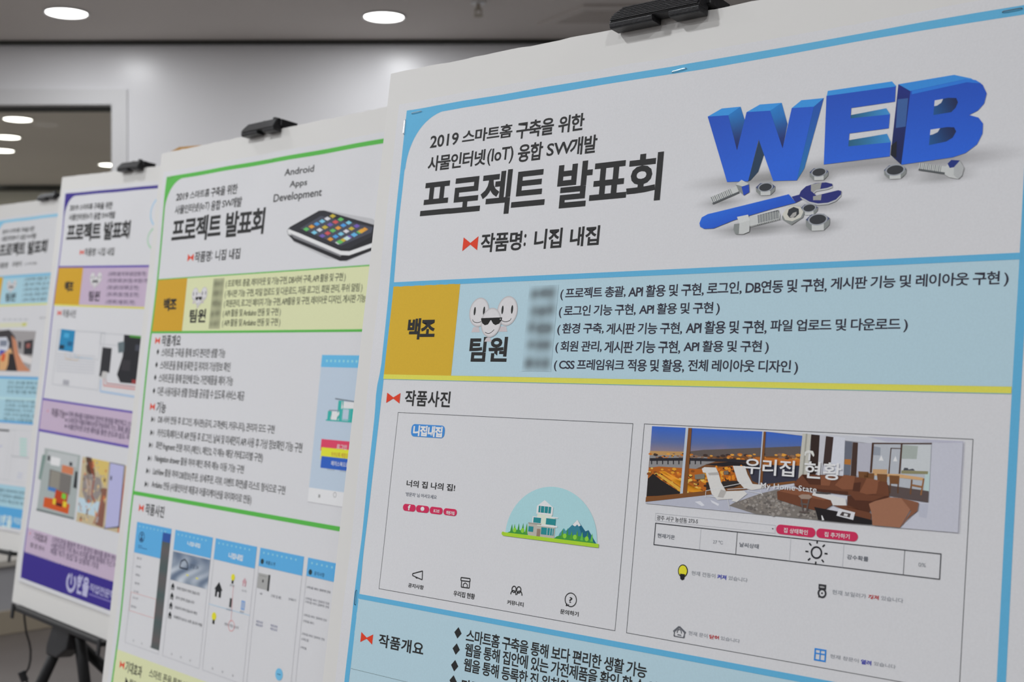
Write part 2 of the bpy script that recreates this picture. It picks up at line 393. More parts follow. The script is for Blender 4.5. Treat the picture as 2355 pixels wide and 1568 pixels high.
BD_T = 0.006
def rough_edge(a, b, n, amp):
    return [(a[0]+(b[0]-a[0])*i/n, a[1]+(b[1]-a[1])*i/n+(random.uniform(-amp, amp) if 0 < i < n else 0)) for i in range(n)]
def make_board(S, label, ext, paper, paper_col=(201, 201, 203), top_edge=None):
    """ext = foam board (u0,v0,u1,v1); paper = printed sheet"""
    u0, v0, u1, v1 = ext; loc = S.P((u0+u1)/2, v1, -0.001)
    root = empty('poster_board', loc, label, 'poster', 'poster boards on easels')
    bm = bmesh.new()
    pts = rough_edge((u0, v0), (u1, v0), 60, 0.0005)+[(u1, v0), (u1, v1), (u0, v1)]
    n0 = -0.0008
    prism(bm, [S.P(u, v, n0-BD_T) for u, v in pts], tuple(S.N*BD_T))
    link_mesh('foam_board', bm, M['foam'], root, tuple(loc)).location = (0, 0, 0)
    pr = Print('printed_sheet', S, 0, 0.007)
    a0, b0, a1, b1 = paper; c = ink(*paper_col)
    nu, nv = math.ceil((a1-a0)/0.008), math.ceil((b1-b0)/0.008)
    top = (lambda u: 0.0) if top_edge is None else top_edge
    vs = []
    for j in range(nv+1):
        for i in range(nu+1):
            u = a0+(a1-a0)*i/nu; v = b0+(b1-b0)*j/nv
            if j == 0: v += top(u)
            vs.append((u, v))
    pr.add(vs, [(j*(nu+1)+i, j*(nu+1)+i+1, (j+1)*(nu+1)+i+1, (j+1)*(nu+1)+i) for j in range(nv) for i in range(nu)], c)
    sheet = pr.done(root, loc)
    return root, sheet, loc
def staple(S, root, loc, a, b, m='steel'):
    ua = S.uv(a); ub = S.uv(b); pa = S.W(*ua, 4); pb = S.W(*ub, 4); n = S.N
    bm = bmesh.new(); tube(bm, [pa-n*0.0012, pa+n*0.0004, pa*0.93+pb*0.07+n*0.0009, pa*0.07+pb*0.93+n*0.0009, pb+n*0.0004, pb-n*0.0012], 0.00032, 8)
    link_mesh('staple', bm, M[m], root, tuple(loc))

BK = ink(42, 42, 42)
def smudge(pr, S, u0, v0, u1, v1, rows, base, dark, seed):
    rnd = random.Random(seed); bl = []
    h = (v1-v0)/rows; w = u1-u0
    for r in range(rows):
        for k in range(3): bl.append((u0+w*(.22+.29*k+rnd.uniform(-.03, .03)), v0+h*(r+.5+rnd.uniform(-.05, .05)), w*.13, h*rnd.uniform(.24, .31), rnd.uniform(.7, 1)))
    def f(u, v):
        a = 0
        for x, y, sx, sy, k in bl: a += k*math.exp(-((u-x)/sx)**2*.5-((v-y)/sy)**2*.5)
        a = min(a, 1)*0.9
        return tuple(base[i]*(1-a)+dark[i]*a for i in range(3))
    pr.rectuv(u0, v0, u1, v1, f, 0.5, L=(u1-u0)/22)
def bowtie(pr, a, b, col=(208, 62, 38)):
    """a,b: top-left and bottom-right px"""
    a = pr.S.uv(a); b = pr.S.uv(b); u0, v0, u1, v1 = a[0], a[1], b[0], b[1]; um = (u0+u1)/2; vm = (v0+v1)/2; e = (v1-v0)*.06
    pr.polyuv([(u0, v0), (um, vm-e), (um, vm+e), (u0, v1)], ink(*col)); pr.polyuv([(um, vm-e), (u1, v0), (u1, v1), (um, vm+e)], ink(*col))
KY = 0.80
def faces(pr, S, c, w):
    """three egg-shaped smiling heads, the middle one with sunglasses; c = uv centre, w = total width"""
    k = w/870.0
    def q(x, y): return (c[0]+(x-660)*k, c[1]+(y-470)*k*KY)
    def E(x, y, rx, ry, col, lay, rot=0):
        pts = [q(x+rx*math.cos(t), y+ry*math.sin(t)) for t in [2*PI*i/30 for i in range(30)]]
        pr.polyuv(pts, col, lay)
    def egg(x, y, rx, ry, lay):
        for i, cc in enumerate(((176, 172, 174), (186, 183, 184), (195, 193, 194), (203, 201, 202))): E(x, y, rx-8*i, ry-10*i, ink(*cc), lay+i*.12)
    pk = ink(190, 182, 184)
    for x, y in ((385, 680), (875, 675)): pr.polyuv([q(x-50, y-50), q(x+50, y-50), q(x+75, y+40), q(x-78, y+40)], pk, 0)
    egg(415, 380, 180, 250, .6); egg(918, 370, 180, 250, .6)
    for x, y in ((333, 360), (502, 358), (832, 350), (1000, 346)): E(x, y, 18, 72, BK, 1.4)
    for x, y in ((400, 500), (910, 492)):
        p = [q(x+90*math.cos(t), y+58*math.sin(t)) for t in [PI*i/10 for i in range(11)]]
        for i in range(10): pr.lineuv(p[i], p[i+1], 8*k, BK, 1.4)
    egg(650, 560, 180, 250, 2.0)
    pr.polyuv([q(465, 482), q(840, 476), q(835, 520), q(800, 580), q(735, 604), q(690, 580), q(650, 520), q(640, 520), q(600, 590), q(545, 604), q(495, 570), q(468, 510)], ink(30, 30, 30), 2.8)
    E(812, 506, 9, 10, ink(190, 190, 190), 3.0)
    p = [q(560+160*t, 722+30*math.sin(PI*t)-42*t*t) for t in [i/8 for i in range(9)]]
    for i in range(8): pr.lineuv(p[i], p[i+1], 8*k, BK, 2.8)
    pr.polyuv([q(590, 812), q(655, 812), q(690, 880), q(560, 880)], pk, 0)
# ================================================================== poster 1 (blue, nearest)
YAW1, LEAN1 = 0.8517844, 0.1525090
def warp1(u, v):
    e = math.exp(-max(u+.012, 0)/0.04)
    return 0.0008+0.0004*math.sin(9*u+5*v+1)+0.0003*math.sin(17*v-6*u)+e*(0.00035*math.sin(30*(v-.03))+0.0003*math.sin(58*v+1))+0.0004*math.exp(-((v-.01)/.04)**2)*math.sin(26*u+1)+0.0004*math.exp(-((u-.022)/.016)**2-((v-.018)/.022)**2)
S1 = Sheet((-0.0928884, 1.1752498, 0.2108005), YAW1, LEAN1, 0, warp1)
A = view(880, 150, 3.1824); B = view(1580, 150, 3.0387); C = view(860, 580, 3.0192); D = view(1600, 560, 3.1192)
E_ = view(780, 880, 2.2786); F = view(1430, 920, 2.4195); G7 = view(850, 0, 2.6167); G8 = view(1600, 0, 3.1192)
T1 = view(900, 120, 5.8875); T2 = view(1300, 60, 5.8875); T3 = view(1700, 0, 3.5954); T5 = view(760, 1100, 3.35); T6 = view(860, 240, 3.7357)
Lv = view(1480, 960, 3.0192); N_ = view(1000, 1420, 1.738); Tz = view(750, 1050, 3.028)
BLUE = ink(92, 166, 203); PALE = ink(170, 196, 206); YEL = ink(208, 204, 84); ORG = ink(199, 162, 46)
papT = [S1.uv(p) for p in [T1(*q) for q in ((130, 710), (270, 690), (450, 655), (620, 620), (960, 555), (1500, 460), (1890, 383), (1910, 388), (2190, 338), (2200, 331), (2355, 312))]+[T2(*q) for q in ((0, 665), (560, 582), (585, 572), (870, 515), (1380, 445), (1800, 345), (2355, 250))]+[T3(*q) for q in ((680, 250), (915, 206), (950, 205), (1070, 178), (1290, 137), (1900, 22), (1980, 10))]]
def tedge(u):
    xs = [p[0] for p in papT]; ys = [p[1]+0.0079 for p in papT]
    return float(np.interp(u, xs, ys))
root, sheet, loc = make_board(S1, 'nearest poster board with a thick blue border and big blue three-dimensional letters', (-0.0304, -0.0395, 0.606, 0.905), (-0.0124, -0.0079, 0.5795, 0.872), top_edge=tedge)
ROOT1 = root
# borders (traced, the sheet is a little wavy)
p = Print('border_print', S1, 1, L=.005)
lo = [T6(*q) for q in ((292, 62), (272, 265), (245, 500), (215, 780), (190, 1050), (160, 1350))]+[C(50, 857), E_(200, 0), C(15, 1087)]+[T5(*q) for q in ((295, 0), (268, 250), (240, 500), (218, 650), (205, 780), (190, 900), (182, 990), (160, 1190), (135, 1380), (113, 1568))]
li = [None]+[T6(*q) for q in ((270, 600), (255, 750), (232, 950), (210, 1200), (183, 1500))]+[C(77, 857), C(48, 1087)]+[T5(*q) for q in ((330, 0), (300, 250), (272, 450), (250, 650), (245, 780), (230, 870), (222, 950), (205, 1100), (190, 1230), (165, 1430), (148, 1568))]
LO = sorted([S1.uv(q) for q in lo], key=lambda q: q[1]); LI = sorted([S1.uv(q) for q in li[1:]], key=lambda q: q[1])
def sm(P_, v):  # gaussian-weighted smooth of traced edge
    w = [math.exp(-((q[1]-v)/.012)**2) for q in P_]
    b = float(np.interp(v, [q[1] for q in P_], [q[0] for q in P_]))
    vv = [float(np.interp(v+d, [q[1] for q in P_], [q[0] for q in P_])) for d in (-.01, 0, .01)]
    return (vv[0]+2*vv[1]+vv[2])/4
vs = []; n = 90; VE = 0.866
for i in range(n+1):
    v = VE*i/n
    if v < LO[-1][1]: a = sm(LO, v)
    else: a = LO[-1][0]
    b = sm(LI, v) if LI[0][1] < v < LI[-1][1] else (LI[0][0] if v < LI[0][1] else LI[-1][0])
    vs += [(a, v), (max(b, a+.0042), v)]
p.add(vs, [(2*i, 2*i+1, 2*i+3, 2*i+2) for i in range(n)], BLUE)
EDGE_IN = lambda v: sm(LI, v) if LI[0][1] < v < LI[-1][1] else (LI[0][0] if v < LI[0][1] else LI[-1][0])
# top band, traced
to = [S1.uv(q) for q in [T1(*k) for k in ((225, 800), (500, 755), (620, 730), (1000, 660), (1500, 580), (2000, 488))]+[T2(*k) for k in ((0, 785), (500, 705), (1000, 625), (1500, 545), (1700, 505), (1880, 475))]+[T3(*k) for k in ((0, 455), (500, 368), (1000, 280), (1500, 190), (2000, 105), (2355, 47))]]
ti = [S1.uv(q) for q in [T1(*k) for k in ((790, 795), (1000, 755), (1400, 690), (1800, 620))]+[T2(*k) for k in ((0, 885), (500, 800), (1000, 722), (1500, 645), (1850, 590))]+[T3(*k) for k in ((0, 520), (500, 430), (1000, 340), (1500, 258), (2000, 180), (2355, 125))]]
vs = []; n = 80; UE = 0.5614
for i in range(n+1):
    u = UE*i/n
    a = float(np.interp(u, [q[0] for q in to], [q[1] for q in to])); b = float(np.interp(u, [q[0] for q in ti], [q[1] for q in ti]))
    vs += [(u, a), (u, b)]
p.add(vs, [(2*i, 2*i+1, 2*i+3, 2*i+2) for i in range(n)], BLUE, 0.1)
arc = [(0.052-0.0465*math.sin(t), 0.0545-0.0487*math.cos(t)) for t in [PI/2*i/16 for i in range(17)]]
p.polyuv([(0.052, 0.003), (0.002, 0.003), (0.002, 0.0545), (0.0048, 0.056)][::-1]+[a for a in arc], BLUE, 0.2)
p.rectuv(0.5559, 0.003, 0.5613, VE, BLUE); p.rectuv(0, VE-0.0055, 0.5613, VE, BLUE, .2)
p.done(sheet, loc)
p = Print('header_rule', S1, 2); p.rectuv(0.004, 0.1581, 0.557, 0.1623, BLUE); p.done(sheet, loc)
p = Print('team_band', S1, 1)
p.rectuv(0.0068, 0.162, 0.556, 0.2403, PALE); p.done(sheet, loc)
p = Print('team_name_panel', S1, 2); p.rectuv(0.0066, 0.162, 0.0882, 0.2412, ORG)
p.text('백조', C(235, 590), C(438, 470), C(438, 457), C(438, 606), BK, 0.035, 0.86, 2); p.done(sheet, loc)
p = Print('yellow_rule', S1, 2.5); p.rectuv(0.0066, 0.2404, 0.5556, 0.2444, YEL); p.rectuv(0.0066, 0.2444, 0.5556, 0.2448, ink(120, 180, 175)); p.done(sheet, loc)
p = Print('lower_rule', S1, 2); p.rectuv(0.006, 0.4314, 0.557, 0.4355, BLUE); p.done(sheet, loc)
p = Print('overview_band', S1, 1); p.rectuv(0.0055, 0.435, 0.556, 0.56, PALE)
for i in range(150): p.rectuv(0.0062+i*.00072, 0.4945, 0.0066+i*.00072, 0.4948, BK, 1)
p.done(sheet, loc)
p = Print('lower_section', S1, 1); p.rectuv(0.0055, 0.56, 0.556, 0.5642, BLUE); p.rectuv(0.0055, 0.80, 0.556, 0.862, ink(80, 150, 200))
for i in range(9): p.rectuv(0.04, 0.60+i*.02, 0.04+0.3+.12*math.sin(i*3), 0.608+i*.02, ink(90, 90, 90))
p.done(sheet, loc)
# title block
p = Print('title_text', S1, 2)
p.text('2019', A(355, 612), A(568, 500), A(568, 492), A(358, 612), BK, .018)
p.text('스마트홈', A(588, 575), A(958, 450), A(945, 428), A(590, 578), BK, .023, .9)
p.text('구축을', A(980, 520), A(1262, 400), A(1240, 382), A(1010, 541), BK, .023, .9)
p.text('위한', A(1288, 470), A(1485, 370), A(1475, 350), A(1320, 498), BK, .023, .9)
p.text('사물인터넷', A(338, 760), A(765, 640), A(765, 615), A(398, 776), BK, .023, .9)
p.text('(IoT)', A(768, 730), A(968, 600), A(960, 592), A(790, 738), BK, .017)
p.text('융합', A(992, 700), A(1182, 580), A(1170, 560), A(1020, 712), BK, .023, .9)
p.text('SW', A(1203, 665), A(1398, 560), A(1398, 552), A(1210, 668), BK, .017)
p.text('개발', A(1375, 640), A(1578, 530), A(1570, 508), A(1455, 655), BK, .023, .9)
p.done(sheet, loc)
p = Print('title_headline', S1, 2)
p.text('프로젝트', A(285, 1085), A(1192, 990), A(930, 765), A(900, 1090), BK, .025, .88)
p.text('발표회', A(1285, 870), A(2062, 640), A(2062, 632), A(2020, 989), BK, .025, .88)
p.done(sheet, loc)
p = Print('bowtie_mark', S1, 2)
bowtie(p, A(602, 1262), A(700, 1356)); p.done(sheet, loc); p = Print('work_name_text', S1, 2)
p.text('작품명', A(728, 1300), A(1030, 1240), A(1028, 1213), A(790, 1370), BK, .024, .95)
p.text(':', A(1040, 1300), A(1062, 1230), A(1062, 1236), A(1045, 1326), BK, .018)
p.text('니집', A(1115, 1300), A(1325, 1200), A(1322, 1190), A(1245, 1342), BK, .024, .95)
p.text('내집', A(1375, 1300), A(1597, 1190), A(1595, 1172), A(1515, 1322), BK, .024, .95)
p.done(sheet, loc)
# team lines
p = Print('team_word', S1, 2)
p.text('팀원', C(668, 680), C(940, 600), C(940, 588), C(930, 763), BK, 0.030, 1.0); p.done(sheet, loc)
p = Print('text_line', S1, 2)
DB = ink(48, 46, 58)
def row(body, a, b, tp, bt, sp=.9, bold=.017): p.text(body, a, b, tp, bt, DB, bold, sp)
row('( 프로젝트 총괄,', C(1300, 300), C(1752, 300), C(1325, 250), C(1310, 336))
row('API 활용 및 구현,', C(1770, 300), C(2295, 270), C(2080, 222), C(1880, 318))
row('로그인,', D(85, 340), D(335, 330), D(310, 272), D(125, 372))
row('DB연동 및 구현,', D(362, 330), D(945, 320), D(900, 250), D(700, 358))
row('게시판 기능 및 레이아웃 구현 )', D(970, 320), D(2250, 250), D(2235, 197), D(1060, 345))
p.done(sheet, loc); p = Print('text_line', S1, 2)
row('( 로그인 기능 구현,', C(1290, 420), C(1822, 420), C(1315, 372), C(1300, 458))
row('API 활용 및 구현 )', C(1845, 420), D(178, 460), D(160, 418), C(1990, 445))
p.done(sheet, loc); p = Print('text_line', S1, 2)
row('( 환경 구축,', C(1278, 545), C(1600, 545), C(1305, 495), C(1290, 578))
row('게시판 기능 구현,', C(1618, 540), C(2145, 540), C(2110, 487), C(1700, 576))
row('API 활용 및 구현,', C(2170, 540), D(515, 600), D(480, 550), D(80, 655))
row('파일 업로드 및 다운로드 )', D(540, 600), D(1528, 580), D(1520, 533), D(600, 645))
p.done(sheet, loc); p = Print('text_line', S1, 2)
row('( 회원 관리,', C(1265, 660), C(1587, 660), C(1290, 617), C(1280, 702))
row('게시판 기능 구현,', C(1605, 660), C(2133, 660), C(2110, 615), C(1690, 706))
row('API 활용 및 구현 )', C(2155, 660), D(530, 740), D(515, 695), D(80, 792))
p.done(sheet, loc); p = Print('text_line', S1, 2)
row('( CSS 프레임워크', C(1255, 785), C(1742, 785), C(1280, 742), C(1265, 827))
row('적용 및 활용,', C(1765, 785), C(2160, 785), C(2130, 745), C(1850, 833))
row('전체 레이아웃 디자인 )', C(2185, 785), D(740, 890), D(725, 838), D(40, 932))
p.done(sheet, loc)
p = Print('team_faces', S1, 2)
c0 = S1.uv((1050+660/7.84, 670+470/7.84)); w0 = S1.uv((1050+1100/7.84, 670+370/7.84))[0]-S1.uv((1050+228/7.84, 670+380/7.84))[0]
faces(p, S1, c0, w0); p.done(sheet, loc)
p = Print('blurred_names', S1, 2)
a = S1.uv(C(1085, 235)); b = S1.uv(C(1030, 826)); c = S1.uv(C(1288, 245))
smudge(p, S1, (a[0]+b[0])/2, a[1], c[0], b[1], 5, PALE, ink(98, 108, 112), 3); p.done(sheet, loc)
p = Print('bowtie_mark', S1, 2); bowtie(p, C(98, 975), C(182, 1050)); p.done(sheet, loc)
p = Print('photo_heading', S1, 2)
p.text('작품사진', C(222, 1000), C(537, 1000), C(470, 965), C(270, 1068), BK, .020, 1.05); p.done(sheet, loc)
# ---- left screenshot
p = Print('screenshot_frame', S1, 1)
GR = ink(60, 62, 66)
p.frame(0.0292, 0.2731, 0.2790, 0.4243, 0.0004, GR); p.frame(0.2889, 0.2729, 0.5342, 0.4243, 0.0004, GR); p.done(sheet, loc)
p = Print('logo_badge', S1, 2)
p.rrect(E_(385, 216), E_(552, 292), ink(62, 132, 200), .35); p.text('니집내집', E_(392, 250), E_(545, 250), E_(392, 222), E_(545, 288), ink(225, 232, 240), .045, .9, 1)
p.done(sheet, loc); p = Print('greeting_text', S1, 2)
p.text('너의 집 나의 집!', E_(357, 530), E_(610, 545), E_(357, 508), E_(590, 568), BK, .016, 1.0)
p.text("'방문자' 님 어서오세요", E_(350, 590), E_(513, 600), E_(350, 572), E_(490, 608), ink(110, 115, 125), .006)
wh = ink(230, 228, 232)
BTN = ((340, 402, 633), (408, 472, 640), (479, 543, 648), (551, 617, 656))
def btn(i):
    x0, x1, y0 = BTN[i]; p = Print('round_button', S1, 2); p.rrect(E_(x0, y0), E_(x1, y0+44), ink(194, 44, 84), .5, .2); return p
p.done(sheet, loc); p = btn(0)
p.text('f', E_(364, 658), E_(377, 655), E_(366, 640), E_(366, 668), wh, .04, 1, 1)
p.done(sheet, loc); p = btn(1)
p.ell(E_(440, 661), .0022, .0018, wh, 1); p.poly([E_(434, 666), E_(436, 674), E_(442, 667)], wh, 1)
p.done(sheet, loc); p = btn(2)
p.text('로그인', E_(497, 671), E_(528, 673), E_(497, 662), E_(528, 682), wh, .03, 1, 1); p.done(sheet, loc); p = btn(3); p.text('회원가입', E_(564, 680), E_(607, 683), E_(564, 670), E_(607, 694), wh, .03, 1, 1)
# dome landscape
p.done(sheet, loc); p = Print('dome_landscape', S1, 2)
bl = S1.uv(E_(872, 790)); br = S1.uv(E_(1352, 845)); tp = S1.uv(E_(1120, 545)); cu = (bl[0]+br[0])/2; ru = (br[0]-bl[0])/2; vb = (bl[1]+br[1])/2; rv = vb-tp[1]
p.polyuv([(cu+ru*math.cos(t), vb-rv*math.sin(t)) for t in [PI*i/36 for i in range(37)]], ink(160, 200, 205), 0)
def dm(x, y): return (cu+ru*(x-1112)/240.0, vb-rv*(y)/250.0)   # local dome frame: x as in the picture, y = height above ground
p.polyuv([dm(1150, 0), dm(1245, 105), dm(1290, 55), dm(1305, 62), dm(1352, 0)], ink(52, 120, 140), .5)
p.polyuv([dm(1245, 105), dm(1262, 60), dm(1290, 0), dm(1352, 0), dm(1305, 62), dm(1290, 55)], ink(30, 95, 120), .7)
p.polyuv([dm(1222, 78), dm(1245, 105), dm(1264, 80), dm(1255, 74), dm(1246, 82), dm(1236, 72)], ink(225, 230, 230), .9)
p.polyuv([dm(1160, 30), dm(1180, 58), dm(1215, 20), dm(1200, 0), dm(1150, 0)], ink(70, 140, 150), .6)
g1, g2, g3 = ink(98, 178, 72), ink(62, 142, 62), ink(160, 200, 50)
p.polyuv([dm(868+i*14, 0) for i in range(1)]+[dm(880+130*t, 22*math.sin(PI*min(t*1.0, 1))+2) for t in [i/10 for i in range(11)]]+[dm(1010, 0)], g2, 1)
p.polyuv([dm(1130, 0)]+[dm(1130+215*t, 30*math.sin(PI*t)**.5) for t in [i/12 for i in range(13)]]+[dm(1345, 0)], g2, 1)
for x, h in ((905, 48), (920, 52), (942, 56), (965, 60), (985, 62), (1175, 55), (1200, 62), (1222, 50), (1250, 58), (1275, 52), (1302, 56), (1325, 50)):
    p.polyuv([dm(x-7, 10), dm(x-4, h*.6), dm(x, h), dm(x+4, h*.6), dm(x+7, 10)], random.choice((g1, g2, ink(80, 150, 50))), 1.3)
for x, h in ((922, 34), (965, 38), (1188, 36), (1240, 36), (1300, 34)):
    p.polyuv([(dm(x, 14)[0]+.0013*math.cos(t)*1.4, dm(x, h*.6)[1]+.0019*math.sin(t)) for t in [2*PI*i/12 for i in range(12)]], ink(132, 195, 60), 1.6)
hw = ink(222, 222, 218); hg = ink(176, 172, 162); tl = ink(38, 130, 135); hl = ink(205, 215, 195)
def hs(x0, y0, x1, y1, c, l): p.polyuv([dm(x0, y0), dm(x1, y0), dm(x1, y1), dm(x0, y1)], c, l)
hs(995, 0, 1135, 60, hg, 2); hs(1040, 55, 1130, 100, hl, 2.1); hs(1012, 62, 1060, 98, hw, 2.3); hs(1036, 98, 1112, 135, hl, 2.2)
p.polyuv([dm(1030, 112), dm(1030, 150), dm(1068, 182), dm(1116, 150), dm(1116, 112)], hw, 2.4); hs(1040, 120, 1106, 152, tl, 2.8)
hs(1018, 68, 1058, 94, tl, 2.8); hs(1085, 66, 1135, 96, tl, 2.8); hs(1064, 16, 1130, 50, tl, 2.8); hs(996, 22, 1022, 48, tl, 2.8); hs(1042, 2, 1060, 40, ink(140, 120, 105), 2.8)
hs(1062, 56, 1146, 64, hw, 2.6); hs(1080, 100, 1146, 105, hw, 2.6); hs(992, 60, 1062, 66, ink(150, 146, 138), 2.6)
for x in (1095, 1110, 1122): hs(x, 16, x+2, 50, hw, 3)
for x in (1050, 1070, 1090): hs(x, 120, x+2, 152, hw, 3)
hs(985, -4, 1140, 4, ink(200, 200, 195), 2.2)
gl_ = dm(862, 0); gr_ = dm(1362, 0)
p.rectuv(gl_[0], gl_[1]-.0006, gr_[0], gl_[1]+.0022, g3, 3.2); p.ell(E_(861, 789), .0014, .0014, g3, 3.2)
# four icons
p.done(sheet, loc); p = Print('megaphone_icon', S1, 2)
lw = .0007
p.path([E_(388, 1000), E_(440, 986), E_(438, 1032), E_(388, 1010), E_(388, 1000)], lw*1.2, BK); p.path([E_(402, 1016), E_(408, 1024), E_(416, 1022)], lw, BK)
p.text('공지사항', E_(365, 1060), E_(446, 1072), E_(365, 1048), E_(440, 1084), BK, .014, .95)
p.done(sheet, loc); p = Print('house_icon', S1, 2)
p.path([E_(641, 1020), E_(688, 1026), E_(688, 1042), E_(640, 1036), E_(641, 1020)], lw*1.2, BK); p.path([E_(644, 1040), E_(642, 1070), E_(684, 1076), E_(686, 1044)], lw*1.2, BK)
p.path([E_(652, 1070), E_(653, 1055), E_(664, 1048), E_(674, 1058), E_(673, 1072)], lw, BK)
p.text('우리집 현황', E_(602, 1100), E_(714, 1115), E_(602, 1087), E_(700, 1134), BK, .014, .95)
p.done(sheet, loc); p = Print('people_icon', S1, 2)
p.ringl(E_(918, 1082), .0021, lw*1.2, BK, rv=.0024); p.ringl(E_(943, 1085), .0021, lw*1.2, BK, rv=.0024)
p.ringl(E_(914, 1110), .0026, lw*1.2, BK, rv=.0032, a0=180, a1=360); p.ringl(E_(946, 1113), .0026, lw*1.2, BK, rv=.0032, a0=180, a1=360)
p.text('커뮤니티', E_(882, 1150), E_(968, 1162), E_(882, 1136), E_(960, 1174), BK, .014, .95)
p.done(sheet, loc); p = Print('question_icon', S1, 2)
p.ringl(E_(1215, 1137), .0054, lw, BK, rv=.0050); p.path([E_(1196, 1156), E_(1190, 1168), E_(1206, 1163)], lw, BK)
p.text('?', E_(1207, 1137), E_(1223, 1137), E_(1208, 1122), E_(1215, 1153), BK, .012)
p.text('문의하기', E_(1160, 1198), E_(1256, 1213), E_(1160, 1184), E_(1250, 1225), BK, .014, .95)
p.done(sheet, loc)
# ---- room photograph (a printed picture)
p = Print('living_room_picture', S1, 2)
a = S1.uv(Lv(62, 52)); b = S1.uv(Lv(2210, 800)); a2 = S1.uv(Lv(18, 602)); b2 = S1.uv(Lv(2230, 150))
PU0, PU1 = (a[0]+a2[0])/2, (b[0]+b2[0])/2; PV0, PV1 = 0.2745, (a2[1]+b[1])/2
def qv(pts): 
    o = []
    for q in pts:
        u, v = S1.uv(Lv(*q)); o.append((min(max(u, PU0), PU1), min(max(v, PV0), PV1)))
    return o
def pp(pts, col, lay=0): p.polyuv(qv(pts), col, lay)
p.rectuv(PU0, PV0, PU1, PV1, lambda u, v: ink(196, 196, 204))
vh = S1.uv(Lv(100, 262))[1]
def sky(u, v):
    t = min(max((v-PV0)/(vh-PV0), 0), 1); c0, c1, c2 = (52, 96, 186), (84, 104, 156), (160, 128, 112)
    c = [c0[i]*(1-2*t)+c1[i]*2*t if t < .5 else c1[i]*(2-2*t)+c2[i]*(2*t-1) for i in range(3)]
    return ink(*c)
pp([(58, 45), (1115, 95), (1095, 300), (45, 290)], sky, .2)
pp([(45, 245), (300, 240), (1095, 240), (1080, 450), (440, 520), (22, 555)], ink(112, 72, 40), .4)
pp([(330, 235), (420, 225), (700, 215), (1098, 200), (1095, 270), (330, 270)], ink(92, 82, 78), .5)
pp([(46, 262), (320, 262), (440, 275), (520, 300), (430, 330), (330, 372), (42, 345)], ink(134, 132, 132), .6)
pp([(46, 232), (300, 238), (300, 262), (46, 262)], ink(178, 138, 88), .7)
p.speck([Lv(*q) for q in ((48, 250), (1090, 255), (1085, 300), (48, 285))], 90, [ink(214, 150, 60), ink(190, 110, 40), ink(60, 45, 40), ink(130, 100, 80)], .0009, .9, 2.2)
p.path([Lv(48, 292), Lv(300, 290), Lv(560, 297), Lv(720, 305)], .0020, ink(38, 36, 42), 1.3)
for i in range(10): x = 60+i*38; p.line(Lv(x, 292), Lv(x, 325), .0009, ink(40, 38, 42), 1.3)
pp([(430, 325), (600, 308), (720, 318), (830, 345), (600, 345)], ink(32, 28, 32), 1.2)
pp([(720, 330), (1090, 335), (1080, 450), (830, 470), (760, 440)], ink(52, 52, 66), 1.1)
pp([(780, 275), (1095, 290), (1092, 335), (800, 325)], ink(176, 104, 40), 1.1)
pp([(40, 350), (110, 340), (420, 360), (620, 335), (700, 345), (760, 450), (600, 480), (430, 520), (24, 552)], ink(170, 92, 26), 1.3)
p.speck([Lv(*q) for q in ((40, 350), (420, 362), (640, 340), (740, 400), (600, 480), (430, 510), (30, 540))], 170, [ink(226, 150, 44), ink(206, 116, 30), ink(60, 36, 22), ink(130, 72, 26), ink(232, 178, 84)], .0011, 1.6, 1.8)
pp([(34, 425), (70, 390), (120, 430), (270, 525), (265, 535), (24, 548)], ink(34, 30, 30), 2.1)
pp([(110, 375), (150, 372), (350, 480), (430, 515), (380, 525), (300, 510)], ink(222, 140, 34), 2.2)
pp([(96, 395), (120, 392), (300, 515), (270, 522)], ink(208, 160, 60), 2.2); pp([(440, 450), (600, 440), (740, 440), (600, 500), (440, 515)], ink(44, 38, 36), 2.0)
p.speck([Lv(*q) for q in ((500, 345), (700, 345), (740, 430), (540, 440))], 40, [ink(218, 128, 30), ink(180, 96, 26)], .0016, 2.3, .7)
for q in ([(300, 60), (318, 60), (278, 530), (258, 532)], [(833, 86), (842, 86), (812, 468), (804, 468)]): pp(q, ink(176, 186, 198), 3)
for q in ([(318, 60), (342, 62), (305, 552), (275, 552)], [(842, 86), (857, 88), (830, 480), (812, 478)], [(20, 552), (300, 525), (700, 480), (1060, 440), (1060, 455), (440, 540), (18, 585)]): pp(q, ink(118, 74, 38), 3.1)
pp([(870, 88), (1560, 118), (2225, 148), (2215, 175), (2010, 176), (1590, 182), (1400, 160), (1110, 128)], ink(190, 192, 198), 3)
pp([(1560, 118), (2225, 148), (2222, 178), (1700, 170)], ink(176, 176, 190), 3.1)
pp([(1112, 112), (1172, 118), (1142, 445), (1080, 442)], lambda u, v: ink(184, 182, 172), 3.3); pp([(1135, 114), (1146, 114), (1118, 443), (1105, 443)], ink(152, 150, 140), 3.5)
pp([(1172, 118), (1232, 124), (1226, 300), (1200, 400), (1150, 400), (1166, 240)], ink(48, 34, 30), 3.3)
pp([(1232, 124), (1275, 128), (1246, 405), (1216, 405)], ink(186, 186, 192), 3.5); pp([(1275, 130), (1328, 138), (1310, 320), (1250, 330)], ink(56, 42, 40), 3.4)
pp([(1328, 132), (1408, 142), (1396, 405), (1300, 405)], ink(198, 200, 208), 3.6); pp([(1408, 165), (1458, 170), (1440, 400), (1396, 400)], ink(100, 104, 116), 3.6)
pp([(1405, 290), (1450, 292), (1446, 330), (1402, 325)], ink(170, 110, 50), 3.8); pp([(1462, 172), (1498, 176), (1486, 410), (1446, 405)], ink(66, 48, 42), 3.8)
pp([(1498, 176), (1598, 180), (1580, 400), (1486, 408)], ink(172, 172, 182), 3.6)
pp([(1595, 176), (2010, 180), (1988, 592), (1700, 545), (1480, 470), (1500, 400), (1582, 395)], ink(172, 176, 182), 3.9)
